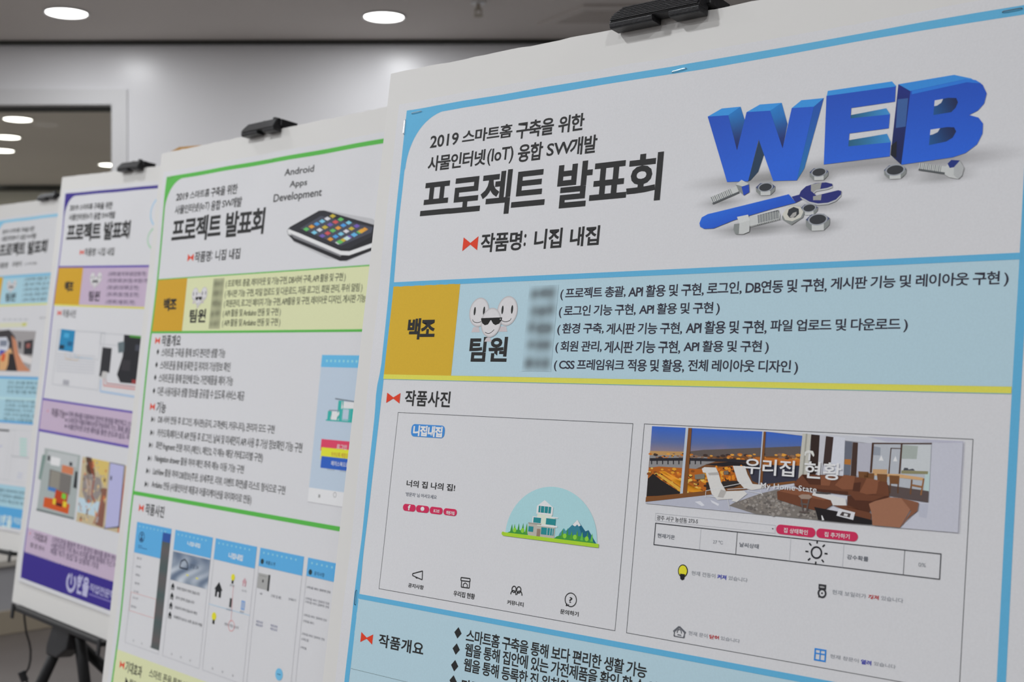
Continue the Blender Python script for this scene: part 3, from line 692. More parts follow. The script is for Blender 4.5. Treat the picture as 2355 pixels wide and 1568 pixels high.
pp([(1805, 190), (2004, 192), (1995, 400), (1800, 380)], ink(190, 194, 196), 4.1); pp([(1808, 192), (1915, 200), (1905, 290), (1800, 288)], ink(158, 166, 160), 4.2)
pp([(1605, 200), (1655, 210), (1652, 265), (1602, 262)], ink(140, 146, 156), 4.2)
for q in ([(1595, 176), (2012, 180), (2012, 188), (1595, 186)], [(1595, 176), (1610, 176), (1594, 385), (1580, 385)], [(1796, 184), (1808, 184), (1792, 392), (1780, 392)], [(1724, 212), (1800, 214), (1800, 220), (1724, 218)], [(1724, 212), (1731, 212), (1716, 392), (1708, 392)]): pp(q, ink(70, 48, 38), 4.5)
pp([(1600, 360), (1702, 362), (1700, 390), (1598, 388)], ink(190, 150, 106), 4.5)
pp([(1642, 300), (1660, 262), (1676, 302)], ink(215, 215, 215), 4.5); pp([(1742, 305), (1758, 268), (1772, 306)], ink(215, 215, 215), 4.5)
pp([(1812, 368), (1820, 350), (1845, 352), (1848, 362), (1880, 356), (1895, 370)], ink(70, 72, 78), 4.5); pp([(1800, 368), (1985, 375), (1983, 395), (1798, 390)], ink(134, 130, 96), 4.5)
pp([(1965, 380), (1998, 380), (1992, 520), (1955, 505)], ink(176, 196, 194), 4.4)
pp([(1700, 470), (1990, 512), (1986, 592), (1708, 545)], ink(86, 74, 72), 4.5)
pp([(1600, 388), (1790, 395), (1955, 420), (1945, 438), (1790, 420), (1600, 402)], ink(198, 158, 112), 5)
for x, y in ((1500, 375), (1540, 385), (1630, 392), (1715, 402)): pp([(x, y), (x+72, y+4), (x+68, y+62), (x+4, y+58)], ink(112, 74, 44), 5.1); p.line(Lv(x+8, y+58), Lv(x+4, y+125), .0009, ink(90, 60, 40), 5); p.line(Lv(x+62, y+62), Lv(x+60, y+125), .0009, ink(90, 60, 40), 5)
p.path([Lv(1955, 425), Lv(1935, 540)], .0010, ink(140, 96, 58), 5.1); p.path([Lv(1870, 470), Lv(1950, 485)], .0012, ink(140, 96, 58), 5.1); p.path([Lv(1872, 432), Lv(1862, 535)], .0010, ink(110, 74, 48), 5.1)
pp([(18, 588), (440, 540), (1050, 470), (1060, 520), (640, 600), (790, 680), (600, 660), (18, 604)], ink(172, 174, 186), 3.2)
pp([(360, 585), (400, 580), (430, 610), (410, 615)], ink(205, 206, 212), 3.4); pp([(470, 572), (530, 600), (525, 615), (480, 590)], ink(205, 206, 212), 3.4)
pp([(600, 612), (640, 590), (820, 528), (945, 498), (960, 560), (1220, 640), (1240, 718), (780, 678)], ink(118, 112, 106), 4)
p.speck([Lv(*q) for q in ((650, 600), (820, 535), (940, 510), (960, 575), (1200, 650), (1220, 705), (790, 670))], 160, [ink(136, 128, 120), ink(98, 92, 88), ink(146, 140, 134)], .0009, 4.2, 1.3)
wc = ink(204, 202, 198); wd = ink(170, 166, 162)
pp([(628, 336), (712, 338), (730, 395), (765, 462), (845, 470), (842, 492), (760, 505), (705, 490), (660, 440)], wc, 6)
pp([(412, 356), (430, 345), (510, 348), (528, 385), (545, 450), (580, 512), (705, 508), (728, 530), (690, 560), (655, 588), (620, 580), (628, 565), (520, 572), (480, 530), (455, 440), (440, 385), (420, 382)], wc, 6.2)
pp([(455, 385), (525, 380), (530, 400), (462, 402)], wd, 6.4); pp([(545, 500), (585, 512), (560, 560), (520, 555)], wd, 6.4)
pp([(362, 398), (432, 390), (432, 425), (365, 430)], ink(118, 112, 100), 6); pp([(565, 372), (596, 370), (598, 396), (565, 398)], ink(110, 100, 90), 6)
for a_, b_ in (((438, 510), (600, 475)), ((600, 475), (730, 450)), ((440, 545), (560, 560)), ((590, 560), (606, 635)), ((440, 515), (436, 555)), ((730, 510), (830, 530)), ((820, 505), (835, 540)), ((590, 500), (760, 490))): p.line(Lv(*a_), Lv(*b_), .0004, ink(205, 205, 205), 6.6)
s1, s2, s3, s4 = ink(104, 62, 42), ink(128, 80, 56), ink(78, 44, 30), ink(150, 104, 80)
pp([(1055, 455), (1110, 396), (1300, 400), (1500, 415), (1700, 450), (1715, 550), (1430, 540), (1110, 500), (1060, 480)], s1, 6)
pp([(1110, 398), (1140, 440), (1240, 415), (1250, 470), (1160, 465)], s3, 6.3); pp([(1240, 405), (1320, 410), (1300, 475), (1240, 472)], s2, 6.4)
pp([(1338, 470), (1400, 400), (1480, 408), (1462, 500), (1390, 500)], s2, 6.5); pp([(1510, 520), (1560, 422), (1650, 438), (1625, 530), (1560, 535)], s2, 6.5); pp([(1470, 455), (1520, 450), (1510, 515), (1460, 510)], s3, 6.5)
pp([(1640, 445), (1710, 470), (1715, 545), (1630, 530)], s1, 6.6)
pp([(1050, 470), (1250, 500), (1430, 515), (1430, 540), (1110, 502)], s3, 6.6)
pp([(935, 515), (970, 497), (1060, 494), (1320, 560), (1335, 600), (1240, 655), (1100, 620), (940, 570)], s1, 7); pp([(940, 510), (1060, 494), (1320, 560), (1260, 575), (1050, 535)], s2, 7.2)
pp([(1190, 520), (1260, 525), (1412, 565), (1420, 612), (1325, 612), (1310, 575), (1180, 540)], ink(206, 204, 202), 7.4); pp([(1200, 520), (1310, 522), (1290, 536), (1210, 530)], ink(70, 66, 64), 7.5)
pp([(1425, 545), (1600, 535), (1712, 548), (1720, 565), (1600, 592), (1580, 660), (1425, 625)], s3, 7.6); pp([(1440, 530), (1690, 545), (1600, 580), (1480, 575)], s1, 7.8)
pp([(1325, 610), (1430, 612), (1590, 665), (1590, 745), (1420, 650)], s1, 7.6)
pp([(1575, 600), (1620, 580), (1720, 555), (1810, 562), (1865, 640), (1790, 765), (1600, 748), (1592, 660)], s4, 8); pp([(1800, 562), (1880, 580), (1922, 592), (1912, 650), (1860, 690), (1790, 765), (1870, 650)], ink(128, 84, 62), 8.2)
pp([(1195, 622), (1370, 655), (1595, 712), (1595, 745), (1400, 735), (1222, 712), (1210, 665)], ink(30, 26, 28), 8.4)
pp([(1368, 632), (1480, 660), (1466, 712), (1350, 682)], ink(205, 205, 208), 8.8); pp([(1390, 655), (1450, 668), (1442, 695), (1372, 680)], ink(70, 62, 62), 9); pp([(1405, 665), (1430, 672), (1425, 688), (1400, 682)], ink(205, 205, 205), 9.2)
pp([(1245, 680), (1252, 682), (1265, 712), (1250, 716)], ink(225, 225, 225), 9)
pp([(1085, 545), (1110, 534), (1160, 536), (1182, 552), (1160, 568), (1105, 566)], ink(150, 130, 116), 8.8)
for a_, b_ in (((1105, 568), (1118, 650)), ((1160, 568), (1140, 655)), ((1090, 655), (1160, 660)), ((1100, 600), (1150, 604))): p.line(Lv(*a_), Lv(*b_), .0011, ink(90, 80, 76), 8.8)
pp([(2012, 176), (2228, 178), (2192, 800), (1790, 768), (1920, 650), (1925, 592), (1990, 592)], ink(186, 187, 197), 4.2)
pp([(1926, 600), (1986, 600), (1975, 700), (1920, 690)], ink(176, 178, 190), 4.5)
pp([(1125, 262), (1128, 240), (1150, 228), (1185, 234), (1195, 262), (1188, 275), (1170, 248), (1140, 250), (1132, 270)], ink(205, 205, 200), 4.6); p.line(Lv(1162, 250), Lv(1158, 300), .0014, ink(205, 205, 205), 4.5)
WT_ = ink(236, 236, 238)
p.text('우리집', Lv(708, 350), Lv(1060, 350), Lv(760, 283), Lv(1010, 412), WT_, .016, 1.0, 10); p.text('현황', Lv(1125, 380), Lv(1385, 380), Lv(1165, 305), Lv(1330, 437), WT_, .016, 1.0, 10)
p.text('My Home State', Lv(822, 480), Lv(1213, 500), Lv(826, 452), Lv(870, 505), WT_, .006, 1.05, 10)
p.done(sheet, loc)
# ---- right screenshot text and table
p = Print('address_box', S1, 2)
p.text('광주 서구 농성동', F(197, 655), F(365, 665), F(200, 640), F(350, 683), ink(70, 70, 74), .003, 1.0)
p.text('273-5', F(374, 670), F(425, 676), F(374, 660), F(425, 686), ink(70, 70, 74), .003, 1.0)
lg = ink(168, 170, 175)
tA = S1.uv(F(190, 628)); tB = S1.uv(F(857, 742)); p.frame(tA[0], tA[1], tB[0], tB[1], .0002, lg); p.poly([F(839, 712), F(849, 713), F(843, 720)], BK, .5)
p.done(sheet, loc); p = Print('round_button', S1, 2)
p.rrect(F(865, 690), F(1080, 766), ink(192, 44, 84), .9, .5)
p.text('집 상태확인', F(905, 725), F(1040, 738), F(905, 709), F(1030, 750), WT_, .014, 1.0, 1.5); p.done(sheet, loc); p = Print('round_button', S1, 2); p.rrect(F(1088, 712), F(1317, 789), ink(192, 44, 84), .9, .5); p.text('집 추가하기', F(1132, 748), F(1273, 760), F(1132, 732), F(1260, 773), WT_, .014, 1.0, 1.5)
p.done(sheet, loc); p = Print('weather_table', S1, 2)
a = S1.uv(F(188, 685)); b = S1.uv(F(1775, 997)); c = S1.uv(F(178, 808)); d = S1.uv(F(1785, 850))
u0, u1, v0, v1 = (a[0]+c[0])/2, (b[0]+d[0])/2, (a[1]+d[1])/2, (b[1]+c[1])/2
p.frame(u0, v0, u1, v1, .0006, ink(40, 42, 48))
for x, y, w, cc in ((442, 720, .0002, lg), (644, 740, .0004, GR), (944, 770, .0002, lg), (1240, 800, .0002, lg), (1578, 835, .0003, GR)):
    uu = S1.uv(F(x, y))[0]; p.rectuv(uu, v0, uu+w, v1, cc)
gt = ink(100, 104, 112); g4 = ink(138, 141, 146); g5 = ink(150, 153, 158)
p.text('현재기온', F(200, 755), F(297, 765), F(200, 740), F(290, 775), gt, .012); p.text('27 ℃', F(510, 790), F(565, 792), F(510, 777), F(565, 803), g4, 0)
p.text('날씨상태', F(658, 805), F(765, 815), F(660, 790), F(755, 827), gt, .012); p.text('강수확률', F(1257, 872), F(1377, 884), F(1260, 858), F(1370, 898), gt, .012); p.text('0%', F(1655, 916), F(1697, 918), F(1656, 903), F(1697, 930), g4, 0)
sc_ = F(1087, 848); K = ink(30, 30, 34); p.ringl(sc_, .0036, .0011, K)
cu_, cv_ = S1.uv(sc_)
for k in range(8):
    t = k*PI/4; p.lineuv((cu_+.0058*math.cos(t), cv_+.0058*math.sin(t)), (cu_+.0080*math.cos(t), cv_+.0080*math.sin(t)), .0010, K)
p.done(sheet, loc); p = Print('bulb_icon', S1, 2)
cb = F(342, 950); p.ell(cb, .0041, .0045, K); p.ell(cb, .0034, .0038, ink(214, 206, 50), .5)
cu_, cv_ = S1.uv(F(340, 978)); p.polyuv([(cu_-.0021, cv_-.0014), (cu_+.0021, cv_-.0014), (cu_+.0016, cv_+.0022), (cu_, cv_+.0030), (cu_-.0016, cv_+.0022)], K, .8)
def state(a_, words, cols):
    pass
p.done(sheet, loc); p = Print('state_text', S1, 2)
p.text('현재 전등이', F(390, 960), F(523, 975), F(390, 948), F(515, 990), g5, .006); p.text('켜져', F(534, 978), F(584, 985), F(536, 968), F(582, 1000), ink(40, 50, 160), .02, .95); p.text('있습니다', F(597, 988), F(703, 998), F(598, 976), F(695, 1013), g5, .006)
p.done(sheet, loc); p = Print('state_text', S1, 2)
p.text('현재 보일러가', F(1175, 1068), F(1364, 1085), F(1176, 1053), F(1350, 1103), g5, .006); p.text('꺼져', F(1376, 1092), F(1434, 1098), F(1378, 1080), F(1430, 1112), ink(176, 40, 44), .02, .95); p.text('있습니다', F(1448, 1100), F(1570, 1112), F(1448, 1087), F(1560, 1128), g5, .006)
p.done(sheet, loc); p = Print('state_text', S1, 2)
p.text('현재 문이', F(373, 1298), F(480, 1308), F(374, 1282), F(470, 1322), g5, .006); p.text('닫혀', F(490, 1315), F(543, 1320), F(492, 1303), F(540, 1335), ink(176, 40, 44), .02, .95); p.text('있습니다', F(553, 1325), F(660, 1336), F(554, 1312), F(650, 1350), g5, .006)
p.done(sheet, loc); p = Print('state_text', S1, 2)
p.text('현재 창문이', F(1163, 1425), F(1322, 1440), F(1164, 1411), F(1315, 1460), g5, .006); p.text('열려', F(1335, 1455), F(1392, 1460), F(1337, 1441), F(1388, 1476), ink(30, 40, 160), .02, .95); p.text('있습니다', F(1407, 1466), F(1528, 1478), F(1408, 1452), F(1520, 1494), g5, .006)
p.done(sheet, loc); p = Print('boiler_icon', S1, 2)
p.rect(F(1100, 1022), F(1140, 1056), ink(52, 52, 56)); p.ringl(F(1118, 1074), .0026, .0012, ink(52, 52, 56)); p.ell(F(1118, 1074), .0006, .0006, K); p.rect(F(1097, 1090), F(1104, 1098), ink(80, 80, 84)); p.rect(F(1125, 1094), F(1132, 1100), ink(80, 80, 84)); p.ell(F(1119, 1040), .0018, .0006, ink(150, 150, 150), .5)
gI = ink(96, 98, 104)
p.done(sheet, loc); p = Print('house_bell_icon', S1, 2)
p.path([F(290, 1288), F(322, 1260), F(358, 1296)], .0014, gI); p.path([F(296, 1290), F(292, 1312), F(350, 1322), F(352, 1296)], .0007, gI)
p.ringl(F(322, 1296), .0018, .0007, gI, rv=.0026, a0=180, a1=360); p.line(F(312, 1304), F(333, 1308), .0007, gI); p.ringl(F(322, 1297), .0042, .0005, gI, a0=-35, a1=35); p.ringl(F(322, 1297), .0042, .0005, gI, a0=145, a1=215)
p.done(sheet, loc); p = Print('window_icon', S1, 2)
a = S1.uv(F(1077, 1378)); b = S1.uv(F(1138, 1458)); cB = ink(48, 128, 204); p.frame(a[0], a[1], b[0], b[1], .0010, cB); um = (a[0]+b[0])/2; vm = a[1]*.6+b[1]*.4
p.rectuv(um-.0004, a[1], um+.0004, b[1], cB); p.rectuv(a[0], vm-.0004, b[0], vm+.0004, cB)
p.done(sheet, loc)
# ---- overview heading and bullet lines
p = Print('bowtie_mark', S1, 2); bowtie(p, E_(122, 1305), E_(178, 1372)); p.done(sheet, loc)
p = Print('overview_heading', S1, 2); p.text('작품개요', E_(212, 1350), E_(446, 1400), E_(212, 1312), E_(440, 1432), BK, .022, 1.05)
for x, y in ((626, 1310), (617, 1395), (609, 1482), (601, 1562)):
    p.done(sheet, loc); p = Print('diamond_bullet', S1, 2); u, v = S1.uv(E_(x, y)); p.polyuv([(u-.0040, v), (u, v-.0045), (u+.0040, v), (u, v+.0045)], BK)
RW = [('스마트홈 구축을 통해 보다 편리한 생활 가능', (127, 80), (850, 215), (127, 53), (845, 233)),
      ('웹을 통해 집안에 있는 가전제품을 확인 할 수 있음', (122, 140), (935, 290), (122, 113), (930, 310)),
      ('웹을 통해 등록한 집 위치의 기상정보를 확인', (117, 200), (830, 330), (117, 178), (825, 350))]
for s_, l, r, t, b in RW:
    a = S1.uv(N_(*l)); c = S1.uv(N_(*r)); tt = (S1.uv(N_(*t))[1]+S1.uv(N_(*b))[1]-.0104)/2
    p.done(sheet, loc); p = Print('text_line', S1, 2); p.textuv(s_, a[0], tt, c[0], tt+.0104, BK, .018, .9)
a = S1.uv(N_(112, 243)); p.done(sheet, loc); p = Print('text_line', S1, 2); p.textuv('다른 사용자들과 생활 정보를 공유할 수 있도록 서비스 제공', a[0], a[1], a[0]+.27, a[1]+.0104, BK, .018, .9)
p.done(sheet, loc)
# ---- the lettering picture with nuts, bolts and wrench (flat print)
p = Print('lettering_picture', S1, 1.5)
def bp(pts, col, lay=0): p.poly([B(*q) for q in pts], col, lay)
def grad(c0, c1, q0, q1):
    a = np.array(S1.uv(B(*q0))); b = np.array(S1.uv(B(*q1))); d = b-a; L2 = d@d
    def f(u, v):
        t = min(max(((u-a[0])*d[0]+(v-a[1])*d[1])/L2, 0), 1); return ink(*[c0[i]*(1-t)+c1[i]*t for i in range(3)])
    return f
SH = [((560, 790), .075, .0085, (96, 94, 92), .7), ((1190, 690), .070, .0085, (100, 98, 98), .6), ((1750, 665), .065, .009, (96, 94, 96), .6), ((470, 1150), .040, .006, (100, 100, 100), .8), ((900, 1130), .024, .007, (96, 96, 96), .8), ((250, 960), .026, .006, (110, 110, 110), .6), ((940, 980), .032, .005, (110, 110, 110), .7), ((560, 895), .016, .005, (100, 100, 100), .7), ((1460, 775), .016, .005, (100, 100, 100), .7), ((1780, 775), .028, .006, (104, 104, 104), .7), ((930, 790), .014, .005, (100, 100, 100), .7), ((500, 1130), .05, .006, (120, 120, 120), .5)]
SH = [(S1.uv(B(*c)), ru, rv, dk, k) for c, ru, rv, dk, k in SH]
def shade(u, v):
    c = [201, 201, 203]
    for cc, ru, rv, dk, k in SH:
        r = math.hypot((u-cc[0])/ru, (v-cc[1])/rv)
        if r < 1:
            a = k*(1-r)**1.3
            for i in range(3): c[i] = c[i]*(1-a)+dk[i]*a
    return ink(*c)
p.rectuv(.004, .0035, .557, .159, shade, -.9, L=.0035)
b0, b1, lt0, lt1 = (36, 78, 178), (42, 96, 204), (48, 128, 204), (58, 140, 214)
# W
bp([(147, 360), (245, 303), (375, 290), (405, 385), (352, 480), (290, 352)], ink(40, 122, 196), 1); bp([(147, 360), (245, 303), (375, 290), (292, 350)], ink(56, 142, 212), 1.2)
bp([(290, 350), (375, 290), (405, 388), (352, 597)], grad((38, 118, 188), (34, 40, 92), (340, 330), (352, 560)), 1.3)
bp([(418, 328), (510, 275), (662, 263), (582, 318)], ink(56, 142, 212), 1.4); bp([(582, 318), (662, 263), (703, 410), (670, 582)], grad((38, 120, 192), (34, 40, 96), (640, 330), (672, 540)), 1.3)
bp([(733, 300), (800, 245), (957, 230), (885, 292)], ink(56, 142, 212), 1.4); bp([(885, 290), (957, 230), (900, 440), (822, 722), (770, 806)], grad((36, 82, 164), (40, 110, 170), (920, 300), (800, 740)), 1.3)
bp([(430, 812), (505, 520), (540, 625), (500, 745), (445, 806)], ink(38, 60, 84), 1.2)
W_ = [(147, 360), (290, 350), (352, 597), (418, 328), (582, 318), (670, 582), (733, 300), (888, 290), (770, 806), (605, 810), (503, 520), (430, 812), (283, 817)]
bp(W_, grad(b0, b1, (300, 330), (400, 800)), 1.8)
# E
bp([(978, 216), (985, 180), (1435, 115), (1465, 148), (1460, 160), (978, 228)], ink(56, 142, 212), 1.4)
bp([(1143, 350), (1395, 302), (1422, 345), (1145, 375)], grad((40, 92, 120), (60, 138, 200), (1150, 350), (1400, 330)), 1.4); bp([(1132, 525), (1400, 480), (1427, 540), (1130, 570)], grad((40, 92, 120), (60, 138, 200), (1140, 540), (1420, 510)), 1.4)
bp([(976, 215), (1462, 150), (1456, 256), (1150, 300), (1145, 372), (1421, 345), (1412, 442), (1137, 478), (1130, 568), (1426, 540), (1420, 638), (958, 695)], grad(b0, b1, (1200, 180), (1180, 680)), 1.8)
# B
bp([(1480, 135), (1565, 182), (1500, 697), (1425, 628)], grad((32, 44, 120), (26, 36, 78), (1520, 160), (1460, 640)), 1.4); bp([(1475, 240), (1548, 232), (1530, 430), (1462, 440)], ink(58, 92, 148), 1.6); bp([(1430, 560), (1470, 530), (1465, 650), (1425, 628)], ink(28, 30, 40), 1.6)
bp([(1480, 135), (1870, 70), (1990, 95), (2040, 130), (1960, 120), (1570, 186)], ink(54, 134, 208), 1.5)
Bo = [(1565, 182), (1950, 100), (2020, 106), (2070, 140), (2098, 200), (2080, 270), (2035, 320), (1975, 350), (2040, 368), (2072, 410), (2068, 480), (2030, 555), (1950, 615), (1860, 645), (1500, 697)]
bp(Bo, grad(b0, b1, (1800, 130), (1750, 660)), 1.8)
bp([(1575, 182), (1955, 100), (2020, 106), (2060, 130), (1960, 122), (1575, 205)], ink(44, 116, 206), 2.0)
pw = ink(196, 197, 200)
bp([(1735, 248), (1830, 230), (1885, 232), (1897, 262), (1880, 300), (1850, 330), (1725, 350)], grad((34, 84, 140), (30, 38, 74), (1740, 340), (1890, 250)), 2.2); bp([(1735, 248), (1793, 238), (1780, 265), (1750, 285), (1731, 288)], pw, 2.5)
bp([(1705, 452), (1820, 434), (1870, 436), (1884, 465), (1860, 508), (1815, 535), (1694, 560)], grad((34, 84, 140), (30, 38, 74), (1710, 550), (1870, 450)), 2.2); bp([(1705, 452), (1772, 442), (1755, 470), (1720, 486), (1701, 490)], pw, 2.5)
# nuts
mt, md_, mk, nv = ink(188, 190, 188), ink(128, 132, 130), ink(52, 54, 58), ink(38, 48, 120)
def nut(cx, cy, r, t=28, k=1.0):
    T = [(cx-r, cy), (cx-r*.55, cy-r*.42), (cx+r*.5, cy-r*.48), (cx+r, cy-r*.1), (cx+r*.5, cy+r*.35), (cx-r*.5, cy+r*.4)]
    bp([T[0], T[5], (T[5][0], T[5][1]+t*k), (T[0][0]+3, T[0][1]+t*k)], md_, 3); bp([T[5], T[4], (T[4][0], T[4][1]+t*k), (T[5][0], T[5][1]+t*k)], mt, 3)
    bp([T[4], T[3], (T[3][0]-3, T[3][1]+t*k), (T[4][0], T[4][1]+t*k)], md_, 3); bp(T, ink(70, 78, 110), 3.1)
    p.ell(B(cx, cy-1), r*.000088, r*.000050, ink(150, 154, 160), 3.4, 0); p.ell(B(cx, cy-1), r*.000074, r*.000040, mk, 3.6)
nut(925, 750, 66, 30); nut(552, 855, 68, 30); nut(1458, 735, 78, 32); nut(858, 1000, 60, 26); nut(918, 1080, 84, 46)
bp([(668, 1060), (700, 1000), (745, 978), (800, 990), (822, 1030), (815, 1065), (735, 1118), (672, 1080)], md_, 4.2); bp([(672, 1045), (700, 1000), (745, 980), (795, 990), (818, 1025), (800, 1065), (740, 1092), (690, 1082)], ink(196, 194, 184), 4.4); bp([(705, 1045), (715, 1010), (750, 992), (785, 1005), (788, 1040), (760, 1066), (722, 1068)], mk, 4.6); bp([(722, 1062), (745, 1034), (770, 1026), (768, 1050), (745, 1068)], ink(160, 158, 154), 4.8)
def bolt(a_, b_, w, head, hw):  # threaded shank from a to b, head polygon
    a = np.array(a_, float); b = np.array(b_, float); d = b-a; L_ = np.hypot(*d); d /= L_; n = np.array([-d[1], d[0]])
    bp([tuple(a-n*w), tuple(b-n*w), tuple(b+n*w), tuple(a+n*w)], mt, 3.2)
    k = int(L_/13)
    for i in range(k):
        q = a+d*(i+.5)*13
        if (i+1)*13 > L_*.78 and head != 'r': break
        bp([tuple(q-n*w), tuple(q+d*5-n*w), tuple(q+d*5+n*w*.95), tuple(q+n*w*.95)], md_ if i % 2 else ink(96, 100, 104), 3.4)
    bp([tuple(a+n*w*.55), tuple(b+n*w*.55), tuple(b+n*w), tuple(a+n*w)], ink(84, 88, 90), 3.5)
bolt((175, 950), (360, 870), 26, '', 0); bp([(345, 835), (385, 802), (435, 830), (440, 885), (400, 910), (365, 880)], md_, 4); bp([(345, 835), (385, 802), (435, 830), (395, 850)], mt, 4.2); bp([(385, 850), (436, 836), (440, 888), (400, 912)], ink(36, 70, 170), 4.3)
bolt((650, 1045), (440, 1100), 34, '', 0)
bolt((1625, 710), (1830, 740), 27, '', 0); bp([(1810, 715), (1845, 665), (1910, 668), (1940, 720), (1925, 775), (1900, 798), (1835, 785), (1805, 765)], mt, 4); bp([(1825, 690), (1850, 664), (1912, 668), (1870, 715), (1840, 720)], ink(34, 50, 120), 4.3); bp([(1870, 715), (1912, 670), (1940, 720), (1925, 775), (1900, 798), (1868, 770)], ink(168, 170, 170), 4.4)
# wrench
bp([(735, 920), (790, 905), (815, 935), (765, 962)], nv, 3.6)
Hd = [(785, 915), (800, 880), (835, 848), (900, 826), (975, 820), (1018, 830), (1020, 845), (985, 858), (905, 872), (885, 892), (908, 912), (1060, 875), (1082, 880), (1080, 905), (1045, 940), (990, 962), (920, 968), (860, 955), (825, 935)]
bp([(x, y+12) for x, y in Hd], ink(176, 178, 180), 3.6); bp(Hd, ink(40, 46, 112), 3.8); bp([(870, 835), (945, 822), (935, 866), (905, 872), (885, 892), (870, 880)], ink(150, 150, 146), 4); bp([(885, 918), (945, 905), (940, 945), (885, 945)], ink(150, 150, 146), 4)
bp([(92, 1105), (108, 1065), (150, 1042), (250, 1018), (715, 903), (765, 962), (600, 1005), (330, 1085), (190, 1142), (125, 1145), (97, 1130)], grad((40, 100, 204), (34, 84, 190), (400, 960), (420, 1060)), 4)
bolt((650, 1048), (440, 1100), 34, '', 0)
for q in range(len(p.l)-0): pass
bp([(355, 1062), (432, 1046), (446, 1085), (440, 1165), (400, 1182), (345, 1182), (330, 1150), (335, 1112), (370, 1110)], mt, 5.6); bp([(335, 1112), (372, 1108), (368, 1180), (345, 1182), (330, 1150)], md_, 5.8); bp([(355, 1062), (432, 1046), (446, 1085), (372, 1108)], ink(198, 200, 198), 5.9)
a = np.array((440., 1095.)); d_ = np.array((205., -52.))
bp([(440, 1062), (640, 1022), (655, 1045), (650, 1075), (445, 1128)], mt, 5)
for i in range(16): t = .3+i*.045; q = a+d_*t; bp([(q[0]-2, q[1]-30), (q[0]+4, q[1]-32), (q[0]+8, q[1]+26), (q[0]+2, q[1]+28)], md_ if i % 2 else ink(92, 96, 100), 5.3)
p.done(sheet, loc)
for a, b, m in ((A(225, 358), A(298, 342), 'steel'), (G7(1825, 437), G7(1910, 413), 'steel'), (G8(2207, 92), G8(2345, 65), 'dark_steel'), (Tz(219, 930), Tz(211, 1030), 'dark_steel'), (A(178, 405), A(168, 510), 'steel')):
    staple(S1, root, loc, a, b, m)
# ================================================================== poster 2 (green)
def mkwarp(ph, amp=1.0):
    def w(u, v):
        e = math.exp(-max(u, 0)/0.05)
        return 0.0016+amp*(0.0005*math.sin(9*u+5*v+ph)+0.0005*math.sin(15*v-6*u+ph)+e*(0.0009*math.sin(24*v+ph)))+amp*.0009*math.exp(-((v-.02)/.04)**2)*math.sin(40*u+ph)
    return w
R_ = math.radians
def nl(name='text_line'):
    global p
    if p.v: p.done(sheet, loc)
    p = Print(name, p.S, 2)
S2 = Sheet((-0.53288, 2.02014, 0.25993), R_(43.777), R_(6.991), R_(0.22213), mkwarp(1.0))
G = view(340, 280, 3.1357); H = view(300, 740, 3.2672); I = view(220, 1120, 3.5)
GRN = ink(84, 172, 72); LIME = ink(205, 208, 166); OR2 = ink(194, 150, 42)
root, sheet, loc = make_board(S2, 'poster board with a green border and a picture of a black phone', (-0.0334, -0.0415, 0.606, 0.905), (-0.012, -0.0085, 0.58, 0.872))
ROOT2 = root
def corner(p, r_u, r_v, tb, tl, col, lay=.2):
    n = 14; p.polyuv([(r_u, tb*.5), (tl*.4, tb*.5), (tl*.4, r_v)][::-1]+[(r_u-(r_u-tl)*math.sin(t), r_v-(r_v-tb)*math.cos(t)) for t in [PI/2*i/n for i in range(n+1)]], col, lay)
p = Print('border_print', S2, 1)
p.rectuv(0, 0, 0.562, 0.0062, GRN); p.rectuv(0, 0.006, 0.0048, 0.866, GRN); p.rectuv(0.557, 0.006, 0.562, 0.866, GRN); p.rectuv(0, .861, .562, .866, GRN); corner(p, .052, .055, .006, .0045, GRN); p.done(sheet, loc)
p = Print('team_band', S2, 1); p.rectuv(0.0045, 0.1605, 0.557, 0.1622, GRN, .5); p.rectuv(0.0045, 0.162, 0.557, 0.2425, LIME); p.rectuv(0.0045, 0.2415, 0.557, 0.2448, GRN, .5); p.done(sheet, loc)
p = Print('team_name_panel', S2, 2); p.rectuv(0.0048, 0.162, 0.0940, 0.2415, OR2)
p.text('백조', G(122, 1320), G(215, 1318), G(215, 1270), G(130, 1366), BK, .035, .86, 2); p.done(sheet, loc)
p = Print('section_rule', S2, 2); p.rectuv(0.0045, 0.4860, 0.557, 0.4918, GRN); p.done(sheet, loc)
p = Print('effect_band', S2, 1); p.rectuv(0.0045, 0.7240, 0.557, 0.861, LIME); p.done(sheet, loc)
def title(p, S, du=0, dv=0, ku=1.0, kv=1.0, b=0.0):
    def T(s_, u0, v0, u1, v1, bold, sp=.92): p.textuv(s_, du+u0*ku, dv+v0*kv, du+u1*ku, dv+v1*kv, BK, bold+b, sp)
    T('2019', .0341, .0277, .0680, .0389, .018); T('스마트홈', .0728, .0268, .1297, .0390, .016); T('구축을', .1341, .0268, .1745, .0410, .016); T('위한', .1792, .0265, .2059, .0415, .016)
    T('사물인터넷', .0340, .0463, .1025, .0602, .016); T('(IoT)', .1044, .0475, .1335, .0605, .010); T('융합', .1387, .0468, .1653, .0618, .016); T('SW', .1696, .0489, .1961, .0590, .010); T('개발', .1940, .0465, .2209, .0614, .016)
    T('프로젝트', .0312, .0667, .1726, .1046, .030, .88); T('발표회', .1843, .0668, .2850, .1046, .030, .88)
def bow(p, S, u0, v0, u1, v1):
    um = (u0+u1)/2; vm = (v0+v1)/2; e = (v1-v0)*.06; c = ink(208, 70, 48)
    p.polyuv([(u0, v0), (um, vm-e), (um, vm+e), (u0, v1)], c); p.polyuv([(um, vm-e), (u1, v0), (u1, v1), (um, vm+e)], c)
